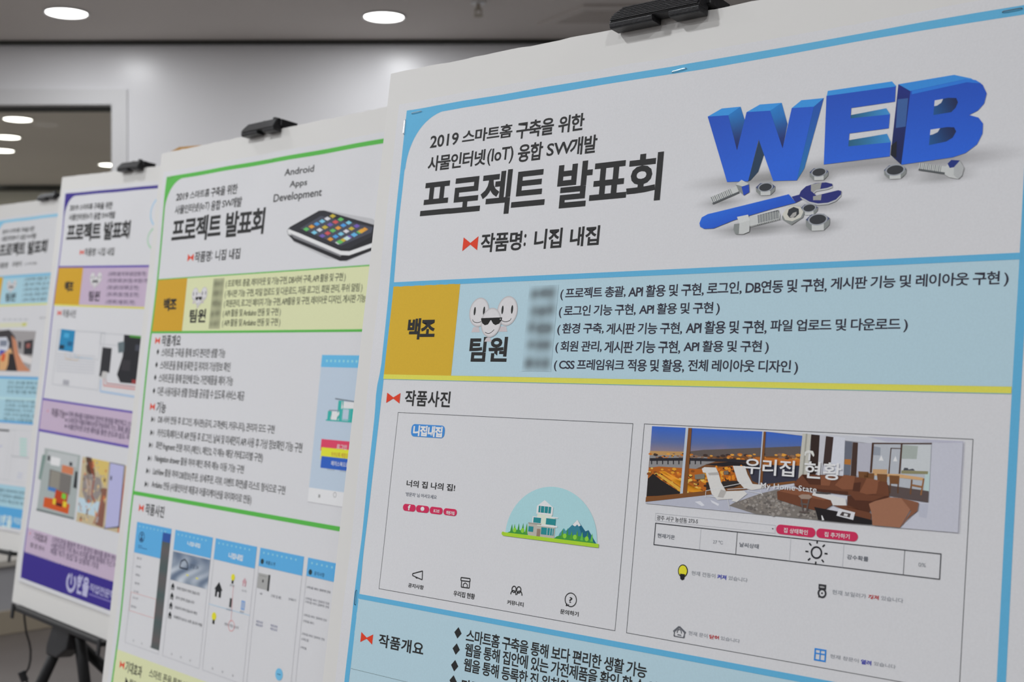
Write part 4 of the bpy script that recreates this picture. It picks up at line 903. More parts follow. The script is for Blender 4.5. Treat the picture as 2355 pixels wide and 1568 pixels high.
def workname(p, S, words=('니집', '내집'), du=0, dv=0):
    bow(p, S, .0867+du, .1225+dv, .1039+du, .1340+dv)
    p.textuv('작품명', .1074+du, .1201+dv, .1525+du, .1364+dv, BK, .018); p.textuv(':', .1548+du, .1224+dv, .1568+du, .1335+dv, BK, .02)
    p.textuv(words[0], .1658+du, .1202+dv, .1944+du, .1363+dv, BK, .018); p.textuv(words[1], .2028+du, .1205+dv, .2315+du, .1363+dv, BK, .018)
def team(p, S):
    p.textuv('팀원', .1063, .2077, .1484, .2284, BK, .034)

p = Print('title_text', S2, 2); title(p, S2, .0022, .002, 1.0, 1.0); p.done(sheet, loc)
p = Print('work_name_text', S2, 2); workname(p, S2, du=.002, dv=.003); p.done(sheet, loc)
p = Print('team_faces', S2, 2); a = S2.uv(G(378, 1262)); faces(p, S2, a, .044); p.done(sheet, loc)
p = Print('team_members_text', S2, 2); p.text('팀원', G(308, 1400), G(424, 1400), G(420, 1350), G(312, 1450), BK, .034)
OL = ink(62, 64, 50)
for s_, l, r in (('( 프로젝트 총괄, 레이아웃 및 기능구현, DB서버 구축, API 활용 및 구현 )', (570, 1172), (1436, 1122)),
                 ('( 게시판 기능 구현, 파일 업로드 및 다운로드, 자동 로그인, 회원 관리, 푸쉬 알림 )', (563, 1247), (1558, 1197)),
                 ('( 회원관리, 로그인 페이지 기능 구현, API활용 및 구현, 레이아웃 디자인, 게시판 기능 )', (556, 1315), (1600, 1278)),
                 ('( API 활용 및 Arduino 연동 및 구현 )', (548, 1382), (966, 1377)), ('( API 활용 및 Arduino 연동 및 구현 )', (543, 1452), (963, 1450))):
    a = S2.uv(G(*l)); b = S2.uv(G(*r)); vm = (a[1]+b[1])/2; nl(); p.textuv(s_, a[0], vm-.0062, b[0], vm+.0062, OL, .010, .9)
p.done(sheet, loc)
p = Print('blurred_names', S2, 2); a = S2.uv(G(475, 1133)); b = S2.uv(G(562, 1130)); c = S2.uv(G(450, 1494)); smudge(p, S2, (a[0]+c[0])/2, a[1], b[0], c[1], 5, ink(176, 178, 142), ink(120, 122, 98), 5); p.done(sheet, loc)
p = Print('corner_words', S2, 2)
p.text('Android', G(995, 370), G(1198, 345), G(1190, 312), G(1000, 392), BK, .012); p.text('Apps', G(1030, 460), G(1152, 440), G(1150, 412), G(1100, 478), BK, .012); p.text('Development', G(915, 550), G(1258, 510), G(1250, 478), G(1090, 575), BK, .012)
p.done(sheet, loc)
# phone picture (the figure standing on it in the photograph is left out)
p = Print('phone_picture', S2, 1.5)
def gp(pts, col, lay=0): p.poly([G(*q) for q in pts], col, lay)
gp([(1015, 790), (1240, 640), (1290, 640), (1625, 700), (1700, 760), (1680, 900), (1440, 1010), (1300, 985), (1060, 870)], ink(178, 178, 180), 0)
gp([(1010, 785), (1030, 760), (1240, 642), (1275, 640), (1640, 745), (1720, 770), (1700, 900), (1440, 1003), (1395, 1005), (1060, 862), (1018, 815)], ink(34, 34, 38), .5)
gp([(1012, 782), (1020, 812), (1400, 962), (1460, 965), (1700, 880), (1700, 850), (1462, 935), (1400, 932), (1030, 775)], ink(214, 214, 216), 1); gp([(1030, 805), (1060, 838), (1400, 975), (1400, 962), (1020, 800)], ink(120, 120, 124), 1.2)
gp([(1025, 772), (1245, 648), (1275, 645), (1640, 750), (1718, 778), (1462, 915), (1400, 918), (1040, 782)], ink(44, 44, 50), 1.4)
gp([(1105, 770), (1255, 680), (1630, 762), (1620, 800), (1400, 895)], ink(70, 72, 84), 1.7)
ic = [ink(96, 178, 96), ink(190, 170, 60), ink(76, 150, 210), ink(200, 84, 84), ink(206, 206, 210), ink(224, 150, 60), ink(110, 90, 170), ink(120, 190, 220)]
k = 0
for r in range(5):
    for c_ in range(6):
        x = 1152+r*56+c_*50-(r*2); y = 778+r*26-c_*24+(c_*4)
        x = 1150+r*58+c_*38; y = 776+r*24-c_*19
        if x > 1640: continue
        gp([(x-24, y), (x, y-15), (x+24, y), (x, y+15)], ic[(k*5+r) % 8], 2.2); k += 1
for i in range(4):
    x = 1392+i*52; y = 868-i*26; gp([(x-27, y), (x, y-17), (x+28, y), (x, y+17)], [ink(96, 178, 96), ink(190, 214, 226), ink(96, 170, 220), ink(226, 160, 60)][i], 2.3)
p.done(sheet, loc)
p = Print('overview_text', S2, 2)
def hh(x0, y0, x1, y1): a = S2.uv(H(x0, y0)); b = S2.uv(H(x1, y1)); return a, b
def hdg(s_, x, y, n, V=H):  # heading with bowtie at view px (centre of the bow)
    nl('bowtie_mark'); a = S2.uv(V(x, y)); bow(p, S2, a[0]-.007, a[1]-.0058, a[0]+.007, a[1]+.0058); nl('section_heading'); p.textuv(s_, a[0]+.0125, a[1]-.0085, a[0]+.0125+.0140*n, a[1]+.0085, BK, .018, 1.05)
hdg('작품개요', 213, 142, 4); hdg('기능', 173, 638, 2)
def ln(s_, l, r, h=.0135, col=None, V=H, bold=.008):
    a = S2.uv(V(*l)); b = S2.uv(V(*r)); vm = (a[1]+b[1])/2; nl(); p.textuv(s_, a[0], vm-h/2, b[0], vm+h/2, col or ink(66, 66, 66), bold, .9)
for s_, l, r in (('스마트홈 구축을 통해 보다 편리한 생활 가능', (242, 228), (718, 238)), ('스마트폰을 통해 등록한 집 위치의 기상정보 확인', (232, 325), (755, 340)),
                 ('스마트폰을 통해 집안에 있는 가전제품을 제어 가능', (222, 420), (775, 447)), ('다른 사용자들과 생활 정보를 공유할 수 있도록 서비스 제공', (212, 520), (860, 558))):
    ln(s_, l, r); nl('diamond_bullet'); a = S2.uv(H(l[0]-27, l[1]-2)); p.polyuv([(a[0]-.0036, a[1]), (a[0], a[1]-.0048), (a[0]+.0036, a[1]), (a[0], a[1]+.0048)], BK)
for s_, l, r in (('DB 서버 연동 후 로그인, 게시판(공지, 고객센터, 커뮤니티), 관리자 모드 구현', (215, 735), (1088, 815)),
                 ('카카오톡/페이스북 API 연동 후 로그인, 날씨 및 미세먼지 API 사용 후 기상 정보확인 기능 구현', (208, 835), (1298, 948)),
                 ('화면 fragment 전환 처리 (메인1, 메인2, 각 메뉴 해당 카테고리별 구현)', (198, 928), (1000, 1028)),
                 ('Navigation drawer 활용 하여 메인 좌측 메뉴 이동 기능 구현', (190, 1028), (858, 1112)),
                 ('ListView 활용 하여 DB정보(주문, 상세주문, 리뷰, 이벤트 화면)를 리스트 형식으로 구현', (178, 1122), (1170, 1275)),
                 ('Arduino 연동 (사물인터넷 제품과 어플리케이션을 와이파이로 연동)', (168, 1222), (917, 1342))):
    ln(s_, l, r); nl('arrow_bullet'); a = S2.uv(H(l[0]-40, l[1]-2)); p.polyuv([(a[0]-.0045, a[1]-.0045), (a[0]+.0030, a[1]), (a[0]-.0045, a[1]+.0045)], BK); p.lineuv((a[0]+.0035, a[1]-.0035), (a[0]+.0065, a[1]), .0010, BK); p.lineuv((a[0]+.0065, a[1]), (a[0]+.0035, a[1]+.0035), .0010, BK)
hdg('작품사진', 378, 168, 4, I); p.done(sheet, loc)
p = Print('login_screen_picture', S2, 2)
a = S2.uv(H(1455, 250)); b = S2.uv(H(1360, 1245)); u0 = (a[0]+b[0])/2-.002; u1 = u0+.125
v0, v1 = a[1], b[1]; SKY = ink(98, 174, 220)
p.rectuv(u0, v0, u1, v1, ink(178, 192, 206)); p.rectuv(u0, v0, u1, v0+.0155, SKY, .5); p.rectuv(u0, v1, u1, v1+.018, ink(212, 212, 214)); p.rectuv(u0, v1+.018, u1, v1+.0186, ink(160, 160, 164)); p.rectuv(u0+.022, v1+.007, u0+.026, v1+.011, ink(150, 150, 150), 1); p.ringl(H(1545, 1300), .003, .0008, ink(150, 150, 150), 1)
for i in range(9): p.rectuv(u0+.01+i*.009, v0+.006, u0+.014+i*.009, v0+.009, ink(140, 200, 232), 1)
tq = ink(52, 166, 158); lg_ = ink(214, 220, 226)
def hb(x0, y0, x1, y1, c, lay=1): p.rect(H(x0, y0), H(x1, y1), c, lay)
hb(1495, 670, 1518, 738, tq); hb(1575, 592, 1600, 742, tq); hb(1655, 652, 1680, 750, tq); hb(1518, 672, 1575, 740, lg_); hb(1600, 600, 1690, 660, lg_); p.line(H(1550, 578), H(1720, 605), .0016, ink(110, 120, 130), 1.5); p.line(H(1502, 665), H(1580, 668), .0012, ink(130, 140, 150), 1.5)
p.line(H(1478, 738), H(1700, 755), .0016, tq, 1.5); p.frame(S2.uv(H(1600, 650))[0], S2.uv(H(1600, 650))[1], S2.uv(H(1660, 742))[0], S2.uv(H(1660, 742))[1], .001, ink(100, 180, 175), 1.3)
for ly, (y, c, s_) in enumerate(((880, ink(208, 66, 96), '로그인'), (942, ink(232, 218, 56), '카카오톡 계정으로 로그인'), (1008, ink(48, 92, 180), '페이스북으로 로그인'))):
    a = S2.uv(H(1445, y)); p.rectuv(a[0], a[1], u1-.016, a[1]+.0148, c, 1+.3*ly); p.textuv(s_, a[0]+(.034 if len(s_) < 5 else .022), a[1]+.0045, a[0]+(.055 if len(s_) < 5 else .078), a[1]+.0105, ink(240, 220, 220) if c[1] < .5 else ink(190, 130, 60), .01, 1, 2.2)
for dx in (0.008, .035, .062): a = S2.uv(H(1460, 1085)); p.rectuv(a[0]+dx, a[1], a[0]+dx+.016, a[1]+.004, ink(160, 172, 184), 1)
p.done(sheet, loc)
# row of phone screenshots
LB_ = ink(88, 162, 210)
def uvI(x, y): return S2.uv(I(x, y))
def screen(name, x0, y0, x1, yb, hb_, extra=None, label=None):
    p = Print(name, S2, 2); a = uvI(x0, y0); b = uvI(x1, y0+(x1-x0)*.19); u0, u1 = a[0], b[0]; v0 = .5125; v1 = .7055
    p.frame(u0, v0, u1, v1, .0007, ink(176, 176, 180)); p.rectuv(u0, v0, u1, hb_, LB_, .5)
    for i in range(8): p.rectuv(u0+.008+i*(u1-u0-.016)/8, v0+.005, u0+.011+i*(u1-u0-.016)/8, v0+.0075, ink(140, 196, 230), 1)
    if extra: extra(p, u0, v0, u1, v1)
    for t in (.25, .5, .75): p.rectuv(u0+(u1-u0)*t-.0015, v1-.009, u0+(u1-u0)*t+.0015, v1-.006, ink(170, 170, 172), 1)
    p.v = [(u, .5307+(v-.5125)*.931) for u, v in p.v]
    p.done(sheet, loc, label)
gt2 = ink(110, 112, 118)
def home(p, u, v, w, c=None):
    c = c or ink(36, 38, 40); p.polyuv([(u-w, v), (u, v-w*1.1), (u+w, v)], c, 1); p.rectuv(u-w*.72, v, u+w*.72, v+w, c, 1); p.rectuv(u-w*.2, v+w*.3, u+w*.2, v+w, ink(200, 200, 202), 1.3)
def bulb(p, u, v, w=.005):
    p.add([(u+w*math.cos(t), v+w*math.sin(t)) for t in [2*PI*i/16 for i in range(16)]], [tuple(range(16))], ink(216, 206, 50), 1); p.rectuv(u-w*.45, v+w*.8, u+w*.45, v+w*1.9, ink(50, 50, 46), 1)
def x1_(p, u0, v0, u1, v1):
    w = u1-u0; dk = u0+w*.77
    p.rectuv(dk, v0+.008, u1, v0+.022, ink(48, 82, 150), 1); p.rectuv(dk, v0+.022, u1, v1-.006, lambda u, v: ink(84+10*math.sin(v*140), 88, 88), 1)
    p.add([(u0+w*.18+.0085*math.cos(t), v0+.0225+.0085*math.sin(t)) for t in [2*PI*i/20 for i in range(20)]], [tuple(range(20))], ink(40, 72, 110), 1)
    p.add([(u0+w*.18+.0068*math.cos(t), v0+.0225+.0068*math.sin(t)) for t in [2*PI*i/20 for i in range(20)]], [tuple(range(20))], LB_, 1.3)
    p.add([(u0+w*.18+.0024*math.cos(t), v0+.0195+.0024*math.sin(t)) for t in [2*PI*i/14 for i in range(14)]], [tuple(range(14))], ink(40, 72, 110), 1.6); p.polyuv([(u0+w*.18-.005, v0+.0285), (u0+w*.18-.002, v0+.0225), (u0+w*.18+.002, v0+.0225), (u0+w*.18+.005, v0+.0285)], ink(40, 72, 110), 1.6)
    for i, y in enumerate((.036, .039)): p.rectuv(u0+w*.10, v0+y, u0+w*(.22+.15*i), v0+y+.0014, ink(60, 110, 160), 1)
    for i, s_ in enumerate(('홈으로', '게시판', '내정보', '설정', '로그아웃')): p.textuv(s_, u0+w*.10, v0+.055+i*.0132, u0+w*.24, v0+.0585+i*.0132, gt2, .004)
    p.frame(u0+w*.02, v0+.112, dk, v0+.142, .0006, ink(206, 150, 146), 1); p.textuv('공지사항', u0+w*.08, v0+.118, u0+w*.25, v0+.122, ink(150, 150, 154), 0); p.textuv('관리자', u0+w*.06, v0+.132, u0+w*.22, v0+.136, gt2, .004)
screen('menu_screenshot', 345, 278, 622, 0, .5615, x1_)
def x2_(p, u0, v0, u1, v1):
    w = u1-u0; p.textuv('니집내집', u0+w*.36, v0+.013, u0+w*.70, v0+.0195, ink(206, 224, 240), .03, .9, 1)
    c0, c1 = v0+.033, v0+.0765
    def cl(u, v):
        a = .5+.5*math.sin(u*160+3*math.sin(v*110)+v*70); b = .5+.5*math.sin(v*190+u*90); t = min(max(.55*a+.45*b, 0), 1)*min(1, .35+(v-c0)/(c1-c0)); return ink(96+100*t, 110+92*t, 130+78*t)
    p.rectuv(u0, c0, u1, c1, cl, 1, L=.003); p.ringl((0, 0), 0, .0001, BK) if 0 else None
    P_ = [(u0+w*.22, c0+.022), (u0+w*.25, c0+.012), (u0+w*.34, c0+.008), (u0+w*.42, c0+.013), (u0+w*.44, c0+.022), (u0+w*.22, c0+.022)]
    for i in range(5): p.lineuv(P_[i], P_[i+1], .0022, ink(44, 52, 66), 1.5)
    p.textuv('흐림 24', u0+w*.50, c0+.012, u0+w*.72, c0+.019, ink(70, 80, 96), .006, 1, 1.5); p.rectuv(u0+w*.42, c1-.014, u0+w*.48, c1-.012, ink(216, 206, 60), 1.5); p.rectuv(u0+w*.68, c1-.013, u0+w*.74, c1-.011, ink(216, 206, 60), 1.5)
    for i in range(4):
        y = v0+.0860+i*.0145; home(p, u0+w*.09, y, .0052); p.textuv(('현재 전등이 켜져 있습니다', '문이 닫혀 있습니다', '보일러가 꺼져 있습니다 확인', '미세먼지 농도는 보통 입니다 외출')[i], u0+w*.20, y-.002, u0+w*(.82, .70, .80, .96)[i], y+.0028, ink(74, 76, 80), .008)
screen('weather_screenshot', 652, 340, 955, 0, .5434, x2_)
def x3_(p, u0, v0, u1, v1):
    w = u1-u0; p.textuv('니집내집', u0+w*.36, v0+.016, u0+w*.70, v0+.0245, ink(214, 226, 244), .03, .9, 1)
    home(p, u0+w*.20, v0+.073, .0105); bulb(p, u0+w*.52, v0+.050, .0048); home(p, u0+w*.80, v0+.053, .0058, ink(190, 150, 156)); p.rectuv(u0+w*.50, v0+.080, u0+w*.55, v0+.093, ink(60, 62, 62), 1)
    a = (u0+w*.78, v0+.079); p.frame(a[0], a[1], a[0]+.0085, a[1]+.0125, .0013, ink(92, 152, 214), 1); p.rectuv(a[0]+.0035, a[1], a[0]+.005, a[1]+.0125, ink(92, 152, 214), 1)
    p.lineuv((u0, v0+.0965), (u1, v0+.0965), .0007, ink(150, 190, 226), 1); p.lineuv((u0+w*.55, v0+.062), (u0+w*.58, v0+.113), .0006, ink(214, 130, 130), 1.3)
    bulb(p, u0+w*.16, v0+.112, .0058); c_ = (u0+w*.60, v0+.118)
    for i in range(20): p.lineuv((c_[0]+.0075*math.cos(i*PI/10), c_[1]+.0075*math.sin(i*PI/10)), (c_[0]+.0075*math.cos((i+1)*PI/10), c_[1]+.0075*math.sin((i+1)*PI/10)), .0008, ink(214, 130, 130), 1)
    p.textuv('전등이 켜짐 입니다', c_[0]-.018, c_[1]-.002, c_[0]+.018, c_[1]+.0022, ink(120, 120, 124), .004); p.textuv('전등', u0+w*.46, v0+.0605, u0+w*.58, v0+.0635, gt2, 0); p.textuv('도어', u0+w*.76, v0+.0635, u0+w*.86, v0+.0665, gt2, 0); p.textuv('보일러', u0+w*.44, v0+.095, u0+w*.58, v0+.098, gt2, 0, 1, 1); p.textuv('창문', u0+w*.76, v0+.0935, u0+w*.86, v0+.0965, gt2, 0)
screen('device_screenshot', 978, 412, 1312, 0, .5433, x3_)
def hd4(p, u0, v0, u1, v1, s_):
    w = u1-u0; p.add([(u0+w*.08+.0038*math.cos(t), v0+.0185+.0038*math.sin(t)) for t in [2*PI*i/16 for i in range(16)]], [tuple(range(16))], ink(44, 60, 66), 1); p.textuv(s_, u0+w*.16, v0+.016, u0+w*.38, v0+.0215, ink(40, 66, 96), .012, 1, 1)
def x4_(p, u0, v0, u1, v1):
    hd4(p, u0, v0, u1, v1, '제품소개'); w = u1-u0; p.rectuv(u0+.002, v0+.035, u0+w*.28, v0+.056, ink(158, 158, 156), 1); p.rectuv(u0+w*.26, v0+.0345, u0+w*.30, v0+.057, ink(60, 62, 62), 1.2); p.rectuv(u0+w*.13, v0+.043, u0+w*.16, v0+.047, ink(60, 60, 60), 1.3); p.rectuv(u0+w*.06, v0+.038, u0+w*.22, v0+.0385, ink(110, 110, 110), 1.3)
    p.textuv('제품', u0+w*.10, v0+.0615, u0+w*.16, v0+.064, gt2, 0); p.textuv('스마트 홈 세트', u0+w*.36, v0+.0595, u0+w*.60, v0+.064, gt2, .002); p.textuv('상세보기', u0+w*.76, v0+.0585, u0+w*.92, v0+.062, gt2, .002)
    for x in (.08, .42):
        for y in (.100, .1045): p.textuv('제품설명', u0+w*x, v0+y, u0+w*(x+.16), v0+y+.0033, ink(120, 124, 150), .004)
    p.add([(u0+w*.72+.0082*math.cos(t), v1-.030+.0082*math.sin(t)) for t in [2*PI*i/20 for i in range(20)]], [tuple(range(20))], ink(110, 178, 222), 1)
    p.lineuv((u0+w*.72-.004, v1-.030), (u0+w*.72+.004, v1-.030), .001, ink(40, 80, 120), 1.5)
screen('product_screenshot', 1338, 490, 1690, 0, .5383, x4_)
def x5_(p, u0, v0, u1, v1):
    hd4(p, u0, v0, u1, v1, '공지사항'); w = u1-u0
    for y, t, b in ((.037, .50, .014), (.052, .5, .002), (.0565, .5, .002), (.074, .48, .002), (.082, .24, .002), (.099, .48, .002), (.106, .16, .002), (.117, .13, .006)): p.textuv('스마트홈 서비스 업데이트 안내 공지'[:max(3, int(t*34))], u0+w*.03, v0+y, u0+w*(.03+t), v0+y+.0036, gt2, b)
screen('notice_screenshot', 1722, 568, 2110, 0, .5370, x5_)
p = Print('effect_text', S2, 2)
a = uvI(218, 1430); bow(p, S2, a[0]-.007, a[1]-.0058, a[0]+.007, a[1]+.0058); b = uvI(245, 1440); p.textuv('기대효과', b[0], b[1]-.0085, b[0]+.050, b[1]+.0085, BK, .018, 1.02)
a = uvI(436, 1490)
for i, s_ in enumerate(('스마트 폰을 통한 가전제품의 원격 제어로 편리한 생활이 가능하며', '외출 시에도 집안의 상태를 확인하여 안전한 주거환경을 제공', '지역 날씨와 생활 정보를 한 눈에 볼 수 있음')): nl(); p.textuv(s_, a[0], a[1]-.006+i*.0205, a[0]+.36-.03*i, a[1]+.0065+i*.0205, ink(58, 58, 52), .010, .9)
b = uvI(245, 1560); p.textuv('▶ 웹과 앱 연동', b[0], b[1]-.006, b[0]+.07, b[1]+.006, BK, .01)
p.done(sheet, loc)
for q in ((0.005, .002), (.28, .002), (.55, .002), (.0024, .44), (.0024, .82)):
    u, v = q; hz = u > .003
    pa_ = S2.W(u, v, 4); pb_ = S2.W(u+(.012 if hz else 0), v+(0 if hz else .012), 4); bm = bmesh.new(); tube(bm, [pa_-S2.N*.001, pa_+S2.N*.0008, pb_+S2.N*.0008, pb_-S2.N*.001], .0003, 6); link_mesh('staple', bm, M['steel'], root, tuple(loc))

# ================================================================== poster 3 (violet)
S3 = Sheet((-0.94084, 2.74913, 0.31939), R_(45.256), R_(6.078), R_(2.24785), mkwarp(2.2))
J = view(0, 360, 2.6132); K_ = view(0, 900, 2.3471); O9 = view(0, 1220, 4.507)
VIO = ink(92, 74, 160); LIL = ink(184, 166, 186); DVI = ink(56, 44, 130)
root, sheet, loc = make_board(S3, 'poster board with a violet border, violet bottom band and lilac panels', (-0.0335, -0.0375, 0.605, 0.8655), (-0.012, -0.0085, 0.578, 0.818))
ROOT3 = root
p = Print('border_print', S3, 1)
p.rectuv(0, 0, 0.56, 0.0062, DVI); p.rectuv(0, 0, 0.0042, 0.81, VIO); p.rectuv(.556, 0, .56, .81, VIO); corner(p, .046, .055, .006, .004, DVI); p.done(sheet, loc)
p = Print('team_band', S3, 1); p.rectuv(0.004, .1545, .556, .1585, VIO, .5); p.rectuv(.004, .158, .556, .2355, LIL); p.rectuv(.004, .2350, .556, .2385, ink(206, 200, 90), .5); p.done(sheet, loc)
p = Print('team_name_panel', S3, 2); p.rectuv(.004, .158, .1125, .2350, ink(196, 152, 40)); p.text('백조', J(393, 780), J(445, 780), J(445, 750), J(400, 812), BK, .04, .86, 2); p.done(sheet, loc)
p = Print('title_text', S3, 2)
def B3(l, r, t, b): a = S3.uv(J(*l)); c = S3.uv(J(*r)); return a[0], S3.uv(J(*t))[1], c[0], S3.uv(J(*b))[1]
du = S3.uv(J(405, 460))[0]; k_ = (S3.uv(J(790, 440))[0]-du)/.2555
title(p, S3, du-.0312*k_, -.0015, k_, 1.0, .006); p.done(sheet, loc)
p = Print('work_name_text', S3, 2); workname(p, S3, du=.004, dv=-.002); p.done(sheet, loc)
p = Print('team_faces', S3, 2); faces(p, S3, S3.uv(J(577, 742)), .050); p.done(sheet, loc)
p = Print('team_members_text', S3, 2); p.text('팀원', J(536, 840), J(602, 840), J(600, 808), J(540, 868), ink(70, 62, 74), .034)
VT = ink(92, 82, 104)
REUSE[0] = True
J2 = view(0, 300, 3.7325)
for i, (s_, l, r) in enumerate((('( 프로젝트 총괄, 하드웨어 설계, 앱 연동 구현 )', (932, 1232), (1265, 1238)), ('( 하드웨어 제작, 센서 연동, 서버 통신 구현 )', (928, 1287), (1290, 1300)), ('( 회로 설계, 모듈 제작, 앱 구현 )', (922, 1345), (1200, 1360)), ('( 센서 제어, 통신 연동, 앱 구현 )', (918, 1405), (1200, 1418)), ('( 모형 제작, 자료 정리, 구현 )', (912, 1470), (1165, 1482)))):
    a = S3.uv(J2(*l)); b = S3.uv(J2(*r)); vm = (a[1]+b[1])/2; nl(); p.textuv(s_, a[0], vm-.0052, b[0], vm+.0052, VT, .016, .9)
p.done(sheet, loc)
p = Print('corner_ring_picture', S3, 1.5)
c_ = S3.uv(J(975, 330)); 
for i in range(16):
    t0, t1 = 100+i*12, 112+i*12; q = [(c_[0]+.040*math.cos(R_(t)), c_[1]+.030*math.sin(R_(t))) for t in (t0, t1)]; p.lineuv(q[0], q[1], .0036, ink(150, 188, 214))
c_ = S3.uv(J(965, 490))
for i in range(16):
    t0, t1 = 100+i*12, 112+i*12; q = [(c_[0]+.044*math.cos(R_(t)), c_[1]+.024*math.sin(R_(t))) for t in (t0, t1)]; p.lineuv(q[0], q[1], .0036, ink(156, 196, 162))
p.done(sheet, loc)
p = Print('circuit_pictures', S3, 2)
a = S3.uv(J(362, 940)); bow(p, S3, a[0]-.008, a[1]-.006, a[0]+.008, a[1]+.006); b = S3.uv(J(380, 942)); p.textuv('작품사진', b[0], b[1]-.008, b[0]+.058, b[1]+.008, ink(90, 90, 92), .014, 1)
def jp(pts, col, lay=0): p.poly([J(*q) for q in pts], col, lay)
GL = ink(172, 174, 178)
a = S3.uv(J(360, 1040)); b = S3.uv(J(590, 1405)); p.frame(a[0]-.004, a[1], b[0]+.004, b[1], .0012, GL); p.frame(a[0]+.06, a[1], b[0]-.01, a[1]+.055, .001, GL)
jp([(372, 1036), (455, 1046), (442, 1175), (355, 1162)], ink(40, 128, 172), 1); jp([(392, 1060), (420, 1064), (416, 1090), (388, 1086)], ink(70, 160, 200), 1.4); jp([(365, 1130), (392, 1134), (388, 1158), (358, 1154)], ink(30, 50, 66), 1.4); jp([(412, 1110), (440, 1114), (436, 1140), (408, 1136)], ink(30, 90, 130), 1.4)
for i in range(7): y = 1185+i*17; p.line(J(345-i, y), J(578-i, y+16), .0012, ink(178, 180, 186), 1)
p.path([J(395, 1178), J(398, 1215), J(470, 1225), (J(478, 1190))], .0014, ink(196, 176, 150), 1.3); p.path([J(450, 1178), J(455, 1205), J(560, 1215)], .0012, ink(150, 178, 196), 1.3); jp([(385, 1340), (420, 1345), (418, 1375), (382, 1370)], ink(160, 160, 166), 1)
a = S3.uv(J(610, 1060)); p.frame(a[0], a[1], S3.uv(J(745, 1140))[0], S3.uv(J(745, 1140))[1], .001, GL)
jp([(620, 1145), (676, 1152), (662, 1300), (605, 1290)], ink(46, 46, 50), 1); jp([(605, 1288), (622, 1290), (618, 1325), (600, 1318)], ink(60, 60, 64), 1); jp([(622, 1290), (650, 1294), (640, 1340), (612, 1332)], ink(186, 184, 182), 1.2)
jp([(750, 1070), (868, 1080), (838, 1368), (728, 1358), (708, 1310), (742, 1200)], ink(38, 38, 42), 1); jp([(785, 1072), (866, 1080), (864, 1094), (783, 1086)], ink(70, 140, 56), 1.4); jp([(712, 1118), (752, 1110), (750, 1175), (716, 1180)], ink(96, 108, 112), 1.3)
jp([(820, 1130), (856, 1134), (852, 1170), (816, 1166)], ink(64, 66, 76), 1.4); jp([(740, 1220), (790, 1226), (786, 1290), (734, 1284)], ink(52, 50, 54), 1.4); jp([(800, 1340), (838, 1344), (835, 1370), (796, 1364)], ink(140, 50, 50), 1.4)
p.path([J(612, 1340), J(608, 1410), J(825, 1445)], .0040, ink(160, 182, 206), .6); p.path([J(628, 1335), J(628, 1375), J(830, 1400)], .0034, ink(200, 150, 146), .8); p.path([J(640, 1330), J(645, 1362), J(828, 1385)], .0016, ink(170, 90, 90), .9)
p.done(sheet, loc)
p = Print('function_band', S3, 1)
f_ = (.4335, .4375, .4985, .5035); p.rectuv(.004, f_[0], .556, f_[1], VIO, .5); p.rectuv(.004, f_[1], .556, f_[2], LIL); p.rectuv(.004, f_[2], .556, f_[3], VIO, .5)
a = S3.uv(K_(265, 106)); bow(p, S3, a[0]-.008, a[1]-.006, a[0]+.008, a[1]+.006)
b = S3.uv(K_(282, 112)); p.textuv('작품기능', b[0], b[1]-.0085, b[0]+.062, b[1]+.0085, ink(70, 60, 76), .016, 1, 2)
for i, s_ in enumerate(('※ 각종 센서를 이용하여 집안의 환경을 확인하고 스마트폰으로 가전제품 제어', '※ 스마트폰 어플리케이션과 연동하여 가스, 화재, 출입문의 상태를 실시간 확인', '※ 사물인터넷 모듈 제작을 통한 온도와 습도 자동제어, 관제 시스템')):
    a = S3.uv(K_(360-i*3, 120+i*33)); nl(); p.textuv(s_, a[0], a[1]-.0062, a[0]+.40-.01*i, a[1]+.0062, VT, .010, .9, 2)
p.done(sheet, loc)
p = Print('model_house_pictures', S3, 2)
def kp(pts, col, lay=0): p.poly([K_(*q) for q in pts], col, lay)
kp([(245, 305), (440, 345), (405, 690), (200, 640)], ink(158, 166, 164)); kp([(262, 320), (425, 352), (418, 410), (258, 385)], ink(178, 182, 182), .4); kp([(280, 350), (330, 362), (325, 405), (275, 395)], ink(214, 216, 216), .8); kp([(380, 380), (396, 384), (394, 404), (378, 400)], ink(60, 62, 66), .9); kp([(262, 345), (275, 348), (272, 375), (260, 372)], ink(60, 62, 66), .9)
kp([(340, 395), (402, 412), (398, 452), (335, 436)], ink(196, 120, 84), 1); kp([(272, 418), (392, 455), (380, 560), (262, 520)], ink(112, 108, 104), .8); kp([(280, 425), (330, 440), (322, 530), (270, 515)], ink(136, 132, 122), 1)
kp([(262, 512), (308, 524), (304, 545), (260, 532)], ink(70, 116, 176), 1.2); kp([(242, 570), (300, 580), (380, 610), (372, 662), (235, 622)], ink(196, 84, 36), 1); kp([(305, 530), (372, 555), (362, 625), (292, 600)], ink(176, 62, 30), 1.4)
kp([(340, 548), (362, 556), (358, 585), (336, 575)], ink(110, 190, 60), 1.8); kp([(290, 575), (306, 580), (302, 612), (287, 606)], ink(220, 190, 50), 1.8); kp([(345, 590), (366, 598), (360, 628), (342, 620)], ink(220, 190, 50), 1.8); kp([(308, 598), (340, 608), (336, 624), (304, 614)], ink(80, 26, 22), 1.8)
kp([(412, 430), (424, 434), (418, 525), (400, 518)], ink(34, 36, 40), 1.2); kp([(232, 340), (252, 345), (222, 480), (208, 470)], ink(120, 140, 134), .6); kp([(200, 630), (405, 682), (402, 692), (198, 642)], ink(110, 118, 118), .8)
